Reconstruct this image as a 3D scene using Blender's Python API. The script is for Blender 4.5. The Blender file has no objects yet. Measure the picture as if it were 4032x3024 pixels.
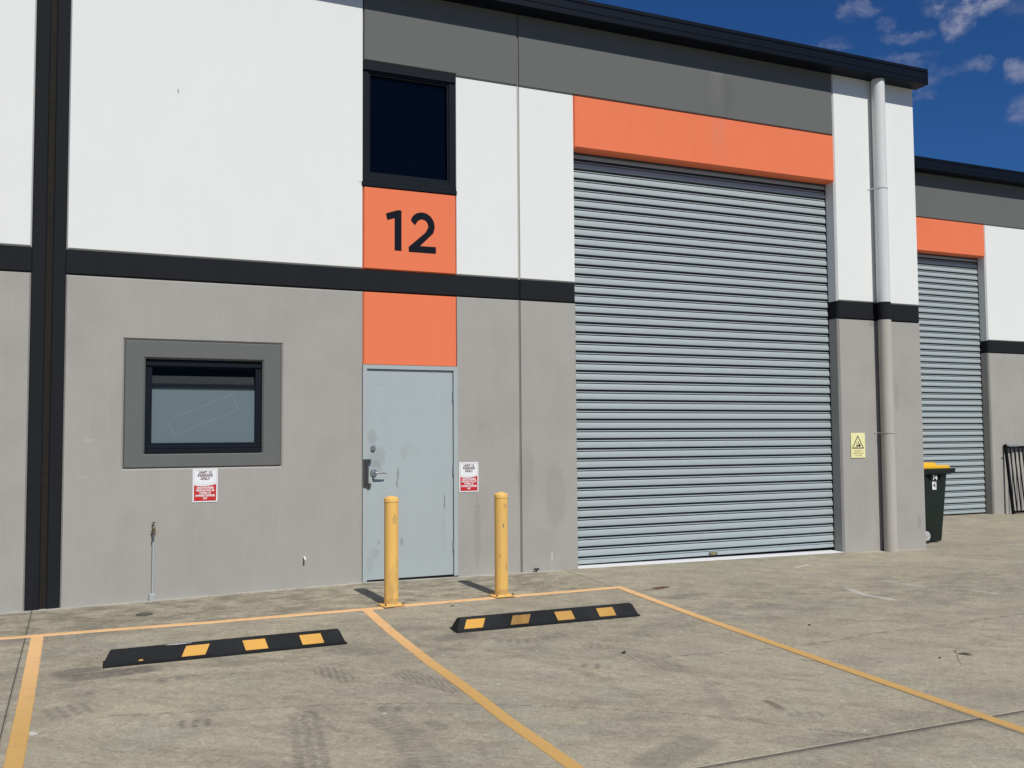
import bpy, bmesh, math, random
import numpy as np
from mathutils import Vector, Matrix

random.seed(7)
S = bpy.context.scene
COL = S.collection

# ------------------------------------------------------------------ camera
YAW, PITCH, ROLL = math.radians(24.07032), math.radians(3.22227), math.radians(-0.41700)
CAM = Vector((-2.50256, -9.18546, 1.41307))
cy, sy, cp, sp = math.cos(YAW), math.sin(YAW), math.cos(PITCH), math.sin(PITCH)
F = Vector((sy * cp, cy * cp, sp)); R0 = Vector((cy, -sy, 0)); U0 = R0.cross(F)
R = R0 * math.cos(ROLL) + U0 * math.sin(ROLL); U = U0 * math.cos(ROLL) - R0 * math.sin(ROLL)
cam = bpy.data.cameras.new('camera'); co = bpy.data.objects.new('camera', cam); COL.objects.link(co)
cam.sensor_width = 36.0; cam.lens = 3781.84 / 4032 * 36.0; cam.clip_start = 0.05; cam.clip_end = 2000
M = Matrix.Identity(4)
for i in range(3):
    M[i][0] = R[i]; M[i][1] = U[i]; M[i][2] = -F[i]; M[i][3] = CAM[i]
co.matrix_world = M
S.camera = co

# ------------------------------------------------------------------ light
SUN_EL, SUN_AZ = math.radians(48.5), math.radians(4.6)     # azimuth measured from -Y towards +X
sun_dir = Vector((math.sin(SUN_AZ) * math.cos(SUN_EL), -math.cos(SUN_AZ) * math.cos(SUN_EL), math.sin(SUN_EL)))
sl = bpy.data.lights.new('sun', 'SUN'); sl.energy = 5.0; sl.angle = math.radians(0.53); sl.color = (1.0, 0.975, 0.91)
so = bpy.data.objects.new('sun', sl); COL.objects.link(so)
so.rotation_euler = (-sun_dir).to_track_quat('-Z', 'Y').to_euler(); so.location = (10, -20, 30)

world = bpy.data.worlds.new('World'); S.world = world; world.use_nodes = True
S.view_settings.view_transform = 'Standard'; S.view_settings.look = 'None'
S.view_settings.exposure = -0.36; S.view_settings.gamma = 1.0; S.view_settings.use_curve_mapping = False
S.render.engine = 'CYCLES'


class NT:
    """tiny node helper"""
    def __init__(s, tree): s.t = tree; s.n = tree.nodes; s.l = tree.links
    def new(s, typ, **kw):
        n = s.n.new(typ)
        for k, v in kw.items(): setattr(n, k, v)
        return n
    def put(s, inp, v):
        if v is None: return
        if isinstance(v, bpy.types.NodeSocket): s.l.new(v, inp)
        else: inp.default_value = v
    def m(s, op, a, b=None, c=None, clamp=False):
        n = s.new('ShaderNodeMath', operation=op, use_clamp=clamp)
        s.put(n.inputs[0], a); s.put(n.inputs[1], b); s.put(n.inputs[2], c)
        return n.outputs[0]
    def v(s, op, a, b=None, scale=None):
        n = s.new('ShaderNodeVectorMath', operation=op)
        s.put(n.inputs[0], a); s.put(n.inputs[1], b)
        if scale is not None: s.put(n.inputs['Scale'], scale)
        return n.outputs['Value'] if op in ('DOT_PRODUCT', 'LENGTH', 'DISTANCE') else n.outputs[0]
    def mix(s, f, a, b, blend='MIX'):
        n = s.new('ShaderNodeMix', data_type='RGBA', blend_type=blend)
        s.put(n.inputs[0], f); s.put(n.inputs[6], a); s.put(n.inputs[7], b)
        return n.outputs[2]
    def ramp(s, x, lo, hi, smooth=True):
        n = s.new('ShaderNodeMapRange', interpolation_type='SMOOTHSTEP' if smooth else 'LINEAR')
        s.put(n.inputs[0], x); n.inputs[1].default_value = lo; n.inputs[2].default_value = hi
        return n.outputs[0]
    def noise(s, vec, scale, detail=4, rough=0.55, dist=0.0):
        n = s.new('ShaderNodeTexNoise'); s.put(n.inputs['Vector'], vec)
        n.inputs['Scale'].default_value = scale; n.inputs['Detail'].default_value = detail
        n.inputs['Roughness'].default_value = rough; n.inputs['Distortion'].default_value = dist
        return n.outputs['Fac']
    def scalev(s, vec, sc, rot=(0, 0, 0)):
        if any(rot):
            q = s.new('ShaderNodeMapping'); s.put(q.inputs[0], vec); q.inputs['Rotation'].default_value = rot; vec = q.outputs[0]
        n = s.new('ShaderNodeMapping'); s.put(n.inputs[0], vec); n.inputs['Scale'].default_value = sc
        return n.outputs[0]
    def pos(s): return s.new('ShaderNodeNewGeometry').outputs['Position']


# world : clear deep blue sky with a few soft clouds
wt = world.node_tree; wt.nodes.clear(); w = NT(wt)
sky = w.new('ShaderNodeTexSky', sky_type='NISHITA')
sky.sun_disc = False; sky.sun_elevation = SUN_EL
sky.sun_rotation = math.atan2(sun_dir.x, sun_dir.y)
sky.air_density = 1.0; sky.dust_density = 0.0; sky.ozone_density = 4.0; sky.altitude = 50
tc = w.new('ShaderNodeTexCoord').outputs['Generated']
dirv = w.v('NORMALIZE', tc)
SKY_STRENGTH = 0.05
tint = w.mix(1.0, sky.outputs[0], (0.40, 0.90, 1.56, 1), 'MULTIPLY')
warp_n = w.new('ShaderNodeTexNoise'); w.put(warp_n.inputs['Vector'], dirv)
warp_n.inputs['Scale'].default_value = 24; warp_n.inputs['Detail'].default_value = 6; warp_n.inputs['Roughness'].default_value = 0.62
warp = w.v('SCALE', w.v('SUBTRACT', warp_n.outputs['Color'], (0.5, 0.5, 0.5)), scale=0.030)
wn2 = w.new('ShaderNodeTexNoise'); w.put(wn2.inputs['Vector'], dirv); wn2.inputs['Scale'].default_value = 75; wn2.inputs['Detail'].default_value = 7; wn2.inputs['Roughness'].default_value = 0.7
wd = w.v('ADD', w.v('ADD', dirv, warp), w.v('SCALE', w.v('SUBTRACT', wn2.outputs['Color'], (0.5, 0.5, 0.5)), scale=0.014))
# (direction, half-width, half-height, strength)
CL = [((.696, .598, .396), .022, .017, 1.0), ((.707, .586, .394), .034, .020, 1.0), ((.722, .576, .389), .026, .013, .85), ((.7075, .6035, .371), .014, .013, .62), ((.694, .611, .381), .012, .007, .5),
      ((.643, .659, .3905), .014, .009, .34), ((.648, .656, .386), .016, .006, .28), ((.668, .644, .3725), .008, .006, .24), ((.681, .637, .3635), .017, .004, .26),
      ((.632, .684, .366), .018, .005, .22), ((.683, .643, .345), .028, .005, .22), ((.729, .599, .330), .011, .006, .34),
      ((.716, .612, .3275), .022, .003, .15), ((.7505, .577, .322), .010, .011, .46), ((.760, .583, .289), .012, .010, .36),
      ((.699, .642, .314), .012, .006, .28), ((.697, .637, .332), .016, .012, .20), ((.742, .560, .372), .014, .014, .10)]
cover = None
for (d, a, b, st) in CL:
    d = Vector(d).normalized(); t1 = Vector((d.y, -d.x, 0)).normalized(); t2 = t1.cross(d)
    u_ = w.m('DIVIDE', w.v('DOT_PRODUCT', wd, tuple(t1)), a); v_ = w.m('DIVIDE', w.m('SUBTRACT', w.v('DOT_PRODUCT', wd, tuple(t2)), 0.0), b)
    r2 = w.m('ADD', w.m('MULTIPLY', u_, u_), w.m('MULTIPLY', v_, v_))
    front = w.m('GREATER_THAN', w.v('DOT_PRODUCT', dirv, tuple(d)), 0.0)
    mk = w.m('MULTIPLY', w.m('MULTIPLY', w.ramp(r2, 2.0, 0.0), st), front)
    cover = mk if cover is None else w.m('MAXIMUM', cover, mk)
# other scattered fair-weather clouds over the rest of the sky
gn = w.noise(w.scalev(dirv, (1, 1, 2.2)), 5.0, 7, 0.6)
lump = w.ramp(gn, 0.62, 0.80)
infr = w.ramp(w.v('DOT_PRODUCT', dirv, tuple(Vector((.69, .64, .33)).normalized())), 0.93, 0.98)
upm = w.ramp(w.v('DOT_PRODUCT', dirv, (0, 0, 1)), 0.02, 0.2)
lump = w.m('MULTIPLY', w.m('MULTIPLY', lump, w.m('SUBTRACT', 1.0, infr)), w.m('MULTIPLY', upm, 0.7))
fine = w.noise(w.scalev(dirv, (1, 1, 1.7)), 34, 9, 0.70)
cov2 = w.m('MULTIPLY', cover, w.m('MULTIPLY_ADD', w.ramp(fine, 0.36, 0.66), 1.25, 0.08), clamp=True)
cov2 = w.m('MAXIMUM', cov2, lump)
cloudcol = w.mix(w.ramp(fine, .35, .65), (6.4, 6.9, 10.0, 1), (7.8, 8.2, 11.0, 1))
skyc = w.mix(cov2, tint, cloudcol)
bg = w.new('ShaderNodeBackground'); w.put(bg.inputs[0], skyc); bg.inputs[1].default_value = SKY_STRENGTH
w.l.new(bg.outputs[0], w.new('ShaderNodeOutputWorld').inputs[0])

# ------------------------------------------------------------------ helpers
def link(name, me, mat=None, parent=None):
    o = bpy.data.objects.new(name, me); COL.objects.link(o)
    if mat is not None and me is not None and len(me.materials) == 0: me.materials.append(mat)
    if parent is not None: o.parent = parent
    return o

def tag(o, label=None, cat=None, group=None, kind=None):
    if label: o['label'] = label
    if cat: o['category'] = cat
    if group: o['group'] = group
    if kind: o['kind'] = kind
    return o

def empty(name, loc=(0, 0, 0), parent=None):
    o = bpy.data.objects.new(name, None); COL.objects.link(o); o.location = loc; o.empty_display_size = 0.2
    if parent is not None: o.parent = parent
    return o

def child(name, me, mat, parent):
    """mesh given in world coordinates, parented to an un-rotated thing"""
    o = link(name, me, mat, parent)
    p = parent; off = Vector((0, 0, 0))
    while p is not None: off += p.location; p = p.parent
    o.location = -off
    return o

def mesh(name, vs, fs, smooth=False):
    me = bpy.data.meshes.new(name); me.from_pydata([tuple(v) for v in vs], [], [tuple(f) for f in fs]); me.update()
    if smooth:
        for p in me.polygons: p.use_smooth = True
    return me

def recalc(me):
    bm = bmesh.new(); bm.from_mesh(me); bmesh.ops.recalc_face_normals(bm, faces=bm.faces); bm.to_mesh(me); bm.free(); return me

def join(name, parts, smooth=False):
    vs, fs = [], []
    for v, f in parts:
        o = len(vs); vs += list(v); fs += [tuple(i + o for i in q) for q in f]
    return mesh(name, vs, fs, smooth)

def box(x0, x1, y0, y1, z0, z1):
    v = [(x0, y0, z0), (x1, y0, z0), (x1, y1, z0), (x0, y1, z0), (x0, y0, z1), (x1, y0, z1), (x1, y1, z1), (x0, y1, z1)]
    f = [(0, 3, 2, 1), (4, 5, 6, 7), (0, 1, 5, 4), (1, 2, 6, 5), (2, 3, 7, 6), (3, 0, 4, 7)]
    return v, f

def bevbox(name, x0, x1, y0, y1, z0, z1, b=0.004, seg=2):
    me = mesh(name, *box(x0, x1, y0, y1, z0, z1)); bm = bmesh.new(); bm.from_mesh(me)
    bmesh.ops.bevel(bm, geom=list(bm.edges), offset=b, segments=seg, affect='EDGES', profile=0.5)
    bm.to_mesh(me); bm.free(); return me

def slab(x0, x1, z0, z1, y=0.0, d=0.18, cl=0.0, crr=0.0, ct=0.0, cb=0.0):
    """wall panel facing -Y with chamfered edges (per side), front at y"""
    def ring(ix0, ix1, iz0, iz1, yy): return [(ix0, yy, iz0), (ix1, yy, iz0), (ix1, yy, iz1), (ix0, yy, iz1)]
    c = max(cl, crr, ct, cb) * 1.5
    v = ring(x0 + cl, x1 - crr, z0 + cb, z1 - ct, y) + ring(x0, x1, z0, z1, y + c) + ring(x0, x1, z0, z1, y + d)
    if c == 0: v = v[:4] + v[8:]
    n = len(v) // 4; f = [(0, 1, 2, 3)]
    for k in range(n - 1):
        for i in range(4):
            a, b = k * 4 + i, k * 4 + (i + 1) % 4; f.append((b, a, a + 4, b + 4))
    f.append(tuple((n - 1) * 4 + i for i in (3, 2, 1, 0)))
    return v, f

def frame_ring(ox0, ox1, oz0, oz1, ix0, ix1, iz0, iz1, y=0.0, d=0.18, co_=0.0, ci=0.0):
    def ring(a, b, c, e, yy): return [(a, yy, c), (b, yy, c), (b, yy, e), (a, yy, e)]
    v = (ring(ox0, ox1, oz0, oz1, y + d) + ring(ox0, ox1, oz0, oz1, y + co_ * 1.5) + ring(ox0 + co_, ox1 - co_, oz0 + co_, oz1 - co_, y)
         + ring(ix0 - ci, ix1 + ci, iz0 - ci, iz1 + ci, y) + ring(ix0, ix1, iz0, iz1, y + ci) + ring(ix0, ix1, iz0, iz1, y + d))
    f = []
    for k in range(5):
        for i in range(4):
            a, b = k * 4 + i, k * 4 + (i + 1) % 4; f.append((a, b, b + 4, a + 4))
    for i in range(4):
        a, b = 20 + i, 20 + (i + 1) % 4; f.append((a, b, (i + 1) % 4, i))
    return v, f

def tube(path, r, n=16, cap=True):
    vs, fs = [], []
    path = [Vector(p) for p in path]
    rs = r if isinstance(r, (list, tuple)) else [r] * len(path)
    prev = None
    for i, p in enumerate(path):
        d = (path[min(i + 1, len(path) - 1)] - path[max(i - 1, 0)])
        if d.length < 1e-9: d = Vector((0, 0, 1))
        d.normalize()
        a = prev if prev is not None else (Vector((1, 0, 0)) if abs(d.x) < .9 else Vector((0, 1, 0)))
        s = (a - d * a.dot(d)).normalized(); prev = s; t = d.cross(s)
        for k in range(n):
            an = 2 * math.pi * k / n; vs.append(p + (s * math.cos(an) + t * math.sin(an)) * rs[i])
    for i in range(len(path) - 1):
        for k in range(n):
            a = i * n + k; b = i * n + (k + 1) % n; fs.append((a, b, b + n, a + n))
    if cap:
        fs.append(tuple(range(n - 1, -1, -1))); fs.append(tuple((len(path) - 1) * n + k for k in range(n)))
    return vs, fs

def lathe(cx, cy_, prof, n=32):
    """prof: list of (r, z)"""
    vs, fs = [], []
    for r, z in prof:
        for k in range(n):
            a = 2 * math.pi * k / n; vs.append((cx + r * math.cos(a), cy_ + r * math.sin(a), z))
    for i in range(len(prof) - 1):
        for k in range(n):
            a = i * n + k; b = i * n + (k + 1) % n; fs.append((a, b, b + n, a + n))
    fs.append(tuple(range(n - 1, -1, -1))); fs.append(tuple((len(prof) - 1) * n + k for k in range(n)))
    return vs, fs

def disc_y(cx, y0, y1, cz, r, n=28, r2=None):
    """short cylinder whose axis is Y"""
    r2 = r if r2 is None else r2
    v = [(cx + r * math.cos(2 * math.pi * k / n), y0, cz + r * math.sin(2 * math.pi * k / n)) for k in range(n)]
    v += [(cx + r2 * math.cos(2 * math.pi * k / n), y1, cz + r2 * math.sin(2 * math.pi * k / n)) for k in range(n)]
    f = [(k, (k + 1) % n, n + (k + 1) % n, n + k) for k in range(n)] + [tuple(range(n - 1, -1, -1)), tuple(range(n, 2 * n))]
    return v, f

def auto_smooth(me, ang=35):
    for p in me.polygons: p.use_smooth = True
    bm = bmesh.new(); bm.from_mesh(me)
    for e in bm.edges:
        if len(e.link_faces) == 2 and e.calc_face_angle(0) > math.radians(ang): e.smooth = False
    bm.to_mesh(me); bm.free(); return me

def poly_y(pts, y, t=0.0012):
    """flat print: extruded polygon in the XZ plane (front at y, thickness t)"""
    n = len(pts); v = [(a, y, b) for a, b in pts] + [(a, y + t, b) for a, b in pts]
    f = [tuple(range(n)), tuple(range(2 * n - 1, n - 1, -1))] + [(i, n + i, n + (i + 1) % n, (i + 1) % n) for i in range(n)]
    return v, f

def text_mesh(body, size, x, y, z, align='CENTER', wid=1.0, bold=0.0, ext=0.0005, space=1.0):
    cu = bpy.data.curves.new('text', 'FONT'); cu.body = body; cu.size = size; cu.align_x = align; cu.extrude = ext
    cu.offset = bold; cu.space_character = space; cu.resolution_u = 3
    o = bpy.data.objects.new('text', cu); COL.objects.link(o)
    dg = bpy.context.evaluated_depsgraph_get(); dg.update()
    me = bpy.data.meshes.new_from_object(o.evaluated_get(dg)); bpy.data.objects.remove(o); bpy.data.curves.remove(cu)
    me.transform(Matrix(((wid, 0, 0, x), (0, 0, -1, y), (0, 1, 0, z), (0, 0, 0, 1))))
    me.materials.clear(); return me

# ------------------------------------------------------------------ ground height
GX = [-300, -6, -2.92, -2.66, 0, .99, 1.69, 2.37, 6.04, 7.4, 12, 300]
GZ = [-.03, -.03, -.018, -.012, .028, .020, .014, .013, -.013, -.040, -.05, -.05]
def ground_z(x, y):
    x = np.asarray(x, float); y = np.asarray(y, float)
    f = np.clip((y + 3) / 2.4, 0, 1); f = f * f * (3 - 2 * f)
    b = np.clip((y - 1.2) / 1.6, 0, 1); b = b * b * (3 - 2 * b)
    return 0.03927 * np.clip(y, -14, 0) + (np.interp(x, GX, GZ) * (1 - b) + 0.008 * b) * f
def gz(x, y): return float(ground_z(x, y))

# ------------------------------------------------------------------ materials
MATS = {}
def mat(name):
    m = bpy.data.materials.new(name); m.use_nodes = True; m.node_tree.nodes.clear(); t = NT(m.node_tree)
    b = t.new('ShaderNodeBsdfPrincipled'); o = t.new('ShaderNodeOutputMaterial'); t.l.new(b.outputs[0], o.inputs[0])
    MATS[name] = m; return m, t, b

def bump(t, b, h, dist=0.002, strength=1.0):
    n = t.new('ShaderNodeBump'); n.inputs['Distance'].default_value = dist; n.inputs['Strength'].default_value = strength
    t.put(n.inputs['Height'], h); t.l.new(n.outputs[0], b.inputs['Normal'])

def simple(name, col, rough=0.5, metal=0.0, spec=0.5, var=0.06, scale=30, bmp=0.0, bscale=200):
    m, t, b = mat(name); p = t.pos()
    n = t.noise(p, scale, 4); k = t.m('MULTIPLY_ADD', n, 2 * var, 1 - var)
    c = t.v('SCALE', (col[0], col[1], col[2]), scale=k)
    t.put(b.inputs['Base Color'], c); t.put(b.inputs['Roughness'], t.m('MULTIPLY_ADD', n, 0.12, rough - 0.06))
    b.inputs['Metallic'].default_value = metal; b.inputs['Specular IOR Level'].default_value = spec
    if bmp: bump(t, b, t.noise(p, bscale, 2), bmp)
    return m

def paint_wall(name, col, mottle=0.05, streak=0.03, rough=0.75, stip=0.0006, tone=None, drips=None, spec=0.3, scuff=None, grainy=.20):
    """painted precast concrete: broad mottling, faint vertical runs, roller stipple"""
    m, t, b = mat(name); p = t.pos()
    big = t.noise(p, 0.9, 5, 0.6); mid = t.noise(t.scalev(p, (1, 1, .35)), 7, 5, .6)
    vs = t.noise(t.scalev(p, (34, 34, 1.1)), 1.0, 4, .65); grain = t.noise(p, 75, 6, .8)
    k = t.m('ADD', t.m('MULTIPLY', t.m('SUBTRACT', big, .5), mottle * 2.4), t.m('MULTIPLY', t.m('SUBTRACT', mid, .5), mottle * 2.0))
    k = t.m('ADD', k, t.m('MULTIPLY', t.m('SUBTRACT', vs, .5), streak * 3)); k = t.m('ADD', k, t.m('MULTIPLY', t.m('SUBTRACT', grain, .5), grainy))
    k = t.m('ADD', k, 1.0)
    c = t.v('SCALE', col, scale=k)
    if tone is not None: c = t.mix(t.ramp(t.noise(p, 1.7, 4), .42, .68), c, t.v('MULTIPLY', c, tone))
    sx = t.new('ShaderNodeSeparateXYZ'); t.put(sx.inputs[0], p)
    for (dx, wd_, zt, zb, dk) in (drips or []):       # run-off stains below a leak, fading downwards
        a = t.ramp(t.m('ABSOLUTE', t.m('SUBTRACT', sx.outputs[0], dx)), wd_, 0.0)
        st = t.ramp(t.noise(t.scalev(p, (60, 60, .8)), 1.0, 3, .7), .36, .62)
        zz = t.m('MULTIPLY', t.ramp(sx.outputs[2], zb, zb + (zt - zb) * .6), t.m('LESS_THAN', sx.outputs[2], zt))
        f = t.m('MULTIPLY', t.m('MULTIPLY', a, st), zz); c = t.mix(t.m('MULTIPLY', f, abs(dk)), c, (.33, .32, .28, 1) if dk < 0 else (.06, .06, .05, 1))
    for (px_, pz_, rx_, rz_, kk) in (scuff or []):
        u_ = t.m('DIVIDE', t.m('SUBTRACT', sx.outputs[0], px_), rx_); v_ = t.m('DIVIDE', t.m('SUBTRACT', sx.outputs[2], pz_), rz_)
        r2 = t.m('ADD', t.m('ADD', t.m('MULTIPLY', u_, u_), t.m('MULTIPLY', v_, v_)), t.m('MULTIPLY', t.m('SUBTRACT', t.noise(p, 30, 4, .7), .5), 2.2))
        c = t.mix(t.m('MULTIPLY', t.ramp(r2, 1.25, .6), abs(kk)), c, (.12, .12, .11, 1) if kk > 0 else (.62, .61, .58, 1))
    t.put(b.inputs['Base Color'], c); b.inputs['Roughness'].default_value = rough; b.inputs['Specular IOR Level'].default_value = spec
    h = t.m('ADD', t.noise(p, 330, 2, .6), t.m('MULTIPLY', t.noise(p, 60, 3), .6)); bump(t, b, h, stip)
    return m

WHITE = paint_wall('white_paint', (.772, .778, .742), .022, .010, scuff=[(-1.75, 4.63, .007, .022, .6), (-.03, 3.96, .02, .015, .2)], spec=.2)
LOWGREY = paint_wall('warm_grey_paint', (.376, .358, .322), .038, .035, grainy=.42, tone=(.94, .935, .94), stip=.0008, spec=.2,
    scuff=[(2.05, .16, .010, .06, -.5), (1.12, 1.9, .2, .004, .10), (1.25, 1.55, .05, .05, .06), (1.22, .75, .12, .2, .07), (1.2, .45, .04, .35, .15),
           (1.75, 1.0, .1, .4, .12), (2.1, .8, .12, .35, .12), (-2.45, 1.42, .05, .02, -.15), (-2.5, 1.1, .04, .015, -.1), (6.3, .5, .2, .4, .08),
           (6.9, .2, .03, .1, .45), (7.3, .3, .03, .1, .2), (6.6, 2.82, .05, .04, .3), (7.05, 2.7, .03, .006, .3), (6.98, 1.9, .04, .2, .12)])
MIDGREY = paint_wall('mid_grey_paint', (.138, .142, .136), .03, .015, spec=.15, drips=[(4.33, .32, 5.69, 5.0, .3), (4.28, .16, 5.72, 5.1, -.28), (3.85, .02, 5.33, 5.15, .6)])
BLACKP = paint_wall('black_paint', (.0150, .0165, .0190), .10, .05, rough=.8, spec=.12)
ORANGE = paint_wall('orange_paint', (.82, .200, .090), .035, .015, rough=.7, spec=.15, drips=[(4.30, .16, 5.18, 4.6, -.22)])
DOORP = paint_wall('pale_blue_grey_door_paint', (.392, .436, .434), .035, .02, rough=.5, stip=.0002, spec=.3,
    scuff=[(.10, 1.43, .050, .075, .20), (.15, 1.24, .085, .11, .19), (.12, 1.13, .08, .08, .17), (.42, 1.27, .04, .06, .10), (.36, 1.07, .012, .06, .45), (.35, .97, .012, .04, .4),
           (.12, .30, .05, .05, .15), (.07, .20, .04, .09, .11), (.16, .4, .012, .02, .35), (.40, .40, .02, .05, .3), (.85, .78, .006, .08, .7), (.84, .5, .004, .3, .25),
           (.22, 1.62, .04, .05, .06), (.5, 1.3, .1, .05, .05), (.18, 1.95, .08, .015, .08)])
SLAT = simple('slat_blue_grey', (.362, .408, .412), .45, 0, .3, .05, 12)
SLOTSHADE_HDR = simple('slot_shade_and_header_grey', (.075, .078, .082), .7, 0, .15, .2, 12)  # shade between the slats painted into the slot faces; header shares the grey
FRAMEB = simple('black_aluminium', (.0070, .0100, .0155), .6, 0.0, .12, .15, 20)
GUTTER = simple('dark_navy_steel', (.0035, .0065, .0125), .5, 0.0, .12, .12, 6)
STEEL = simple('brushed_steel', (.58, .57, .55), .33, 1.0, .5, .08, 60)
BRONZE = simple('dull_plate_steel', (.16, .145, .13), .38, .9, .5, .2, 30)
YELLOW = paint_wall('bollard_yellow_paint', (.84, .50, .13), .05, .05, rough=.5, stip=.0003, spec=.5,
    scuff=[(1.00, .62, .006, .02, .9), (1.0, .5, .05, .4, .08), (-.05, .2, .05, .12, .14), (-.04, .72, .02, .05, .3), (1.02, .80, .02, .02, .3), (-.07, .10, .02, .08, .25), (1.03, .25, .01, .04, .4), (.97, .35, .006, .02, .5), (-.02, .35, .006, .05, .4), (1.0, .02, .06, .03, .35), (-.05, .02, .06, .03, .35)])
RUBBER = paint_wall('black_rubber', (.0130, .0142, .0155), .30, .0, rough=.75, stip=.0008, spec=.15)
STOPRUB = paint_wall('dusty_wheel_stop_rubber', (.0155, .0165, .0175), .35, .0, rough=.75, stip=.0012, spec=.15, grainy=.8, tone=(1.5, 1.5, 1.45))
REFLY = paint_wall('yellow_reflective_panel', (.66, .335, .045), .12, .02, rough=.5, stip=.0012)
REFLW = paint_wall('worn_yellow_panel', (.36, .19, .035), .5, .1, rough=.5, stip=.0012, tone=(.32, .3, .3))
PIPEW = simple('pipe_white_paint', (.66, .665, .64), .5, 0, .4, .03, 8)
PIPEG = paint_wall('pipe_beige_paint', (.46, .43, .375), .05, .03, rough=.55, stip=.0002)
WHITEPVC = simple('white_sign_plastic', (.82, .82, .82), .45, 0, .4, .02)
SIGNRED = simple('sign_red', (.56, .022, .022), .45, 0, .4, .04)
SIGNTXT = simple('sign_dark_print', (.11, .04, .045), .6)
SIGNBLK = simple('sign_black_print', (.015, .014, .012), .6)
SIGNYEL = simple('sign_pale_yellow', (.84, .79, .40), .5, 0, .4, .04)
SIGNOL = simple('sign_faded_olive_print', (.33, .27, .10), .6)
PRINTW = simple('white_print', (.80, .78, .78), .6)
NAVY = simple('digit_navy_paint', (.0050, .0075, .013), .7, 0, .12, .1)
BINGREEN = simple('bin_green_plastic', (.014, .021, .016), .5, 0, .25, .1, 8, .0006, 300)
BINYEL = simple('bin_yellow_lid', (.83, .45, .02), .4, 0, .5, .04)
WHEELW = simple('wheel_hub_grey', (.45, .43, .42), .5)
GATEB = simple('gate_black_powdercoat', (.005, .005, .006), .6, 0, .15)
BRASS = simple('weathered_brass', (.17, .135, .09), .5, .7, .5, .25, 60)
PVCG = simple('conduit_grey', (.40, .42, .41), .5, 0, .4, .06)
SEAL = simple('joint_sealant', (.20, .19, .165), .8, 0, .2, .12, 20)
SEALW = simple('pale_joint_sealant', (.47, .44, .375), .8, 0, .2, .12, 20)
SEALB = simple('brown_joint_sealant', (.024, .021, .018), .9, 0, .1, .35, 14)
SILLW = paint_wall('white_sill_paint', (.80, .80, .80), .05, 0, rough=.6)
JOINTM = simple('joint_filler_dark', (.05, .047, .04), .9)
DARKIN = simple('unlit_interior', (.02, .02, .02), .9)
ROOFM = simple('roof_steel', (.25, .26, .27), .4)
LEAFM = simple('dry_leaf', (.27, .24, .17), .7)
DEBR = simple('debris_dark', (.035, .033, .03), .8)
GRIT = simple('grit', (.30, .28, .24), .8, 0, .3, .5, 40)
STICK = simple('sticker_yellow', (.50, .43, .16), .5)

def glass_mat(name, col, rough, spec=.5):
    m, t, b = mat(name); p = t.pos()
    dust = t.ramp(t.noise(p, 55, 5, .75), .70, .82)
    t.put(b.inputs['Base Color'], t.mix(t.m('MULTIPLY', dust, .10), (*col, 1), (.3, .32, .34, 1)))
    t.put(b.inputs['Roughness'], t.m('MULTIPLY_ADD', t.noise(p, 3, 3), .04, rough)); b.inputs['Specular IOR Level'].default_value = spec
    return m
GLASSD = glass_mat('tinted_glass', (.0008, .0012, .0035), .03, .20)
GLASSF = glass_mat('frosted_film_glass', (.128, .172, .182), .38, .5)

def clear_glass():
    m, t, b = mat('clear_glass'); t.n.remove(b)
    tr_ = t.new('ShaderNodeBsdfTransparent'); tr_.inputs[0].default_value = (.62, .63, .64, 1)
    gl_ = t.new('ShaderNodeBsdfGlossy'); gl_.inputs['Roughness'].default_value = .02
    fr_ = t.new('ShaderNodeFresnel'); fr_.inputs[0].default_value = 1.18
    mx = t.new('ShaderNodeMixShader'); t.l.new(fr_.outputs[0], mx.inputs[0]); t.l.new(tr_.outputs[0], mx.inputs[1]); t.l.new(gl_.outputs[0], mx.inputs[2])
    t.l.new(mx.outputs[0], [n for n in t.n if n.type == 'OUTPUT_MATERIAL'][0].inputs[0]); return m
GLASSC = clear_glass()

def speckle():
    m, t, b = mat('speckled_lining'); p = t.pos()
    t.put(b.inputs['Base Color'], t.mix(t.ramp(t.noise(p, 130, 4, .7), .35, .65), (.16, .16, .16, 1), (.42, .41, .40, 1)))
    b.inputs['Roughness'].default_value = .8; return m
SPECK = speckle()

def line_paint(name='yellow_line_paint'):
    m, t, b = mat(name); p = t.pos()
    sx = t.new('ShaderNodeSeparateXYZ'); t.put(sx.inputs[0], p)
    worn = t.ramp(sx.outputs[1], -1.4, -3.6)         # driven-over part of the bays is dirtier than the end by the wall
    a = t.mix(worn, (.80, .475, .215, 1), (.60, .355, .11, 1))
    n = t.noise(p, 9, 6, .65); a = t.mix(t.m('MULTIPLY', t.ramp(n, .50, .75), .35), a, (.36, .23, .10, 1))
    g = t.noise(p, 120, 4, .7); a = t.mix(t.m('MULTIPLY', t.ramp(g, .62, .74), .5), a, (.26, .22, .15, 1))
    sc = t.noise(t.scalev(p, (7, 60, 7), (0, 0, .35)), 1.0, 4, .7)
    a = t.mix(t.m('MULTIPLY', t.ramp(sc, .63, .72), .5), a, (.20, .15, .09, 1))
    t.put(b.inputs['Base Color'], a); b.inputs['Roughness'].default_value = .7; bump(t, b, g, .0008)
    return m
LINEP = line_paint()

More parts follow.
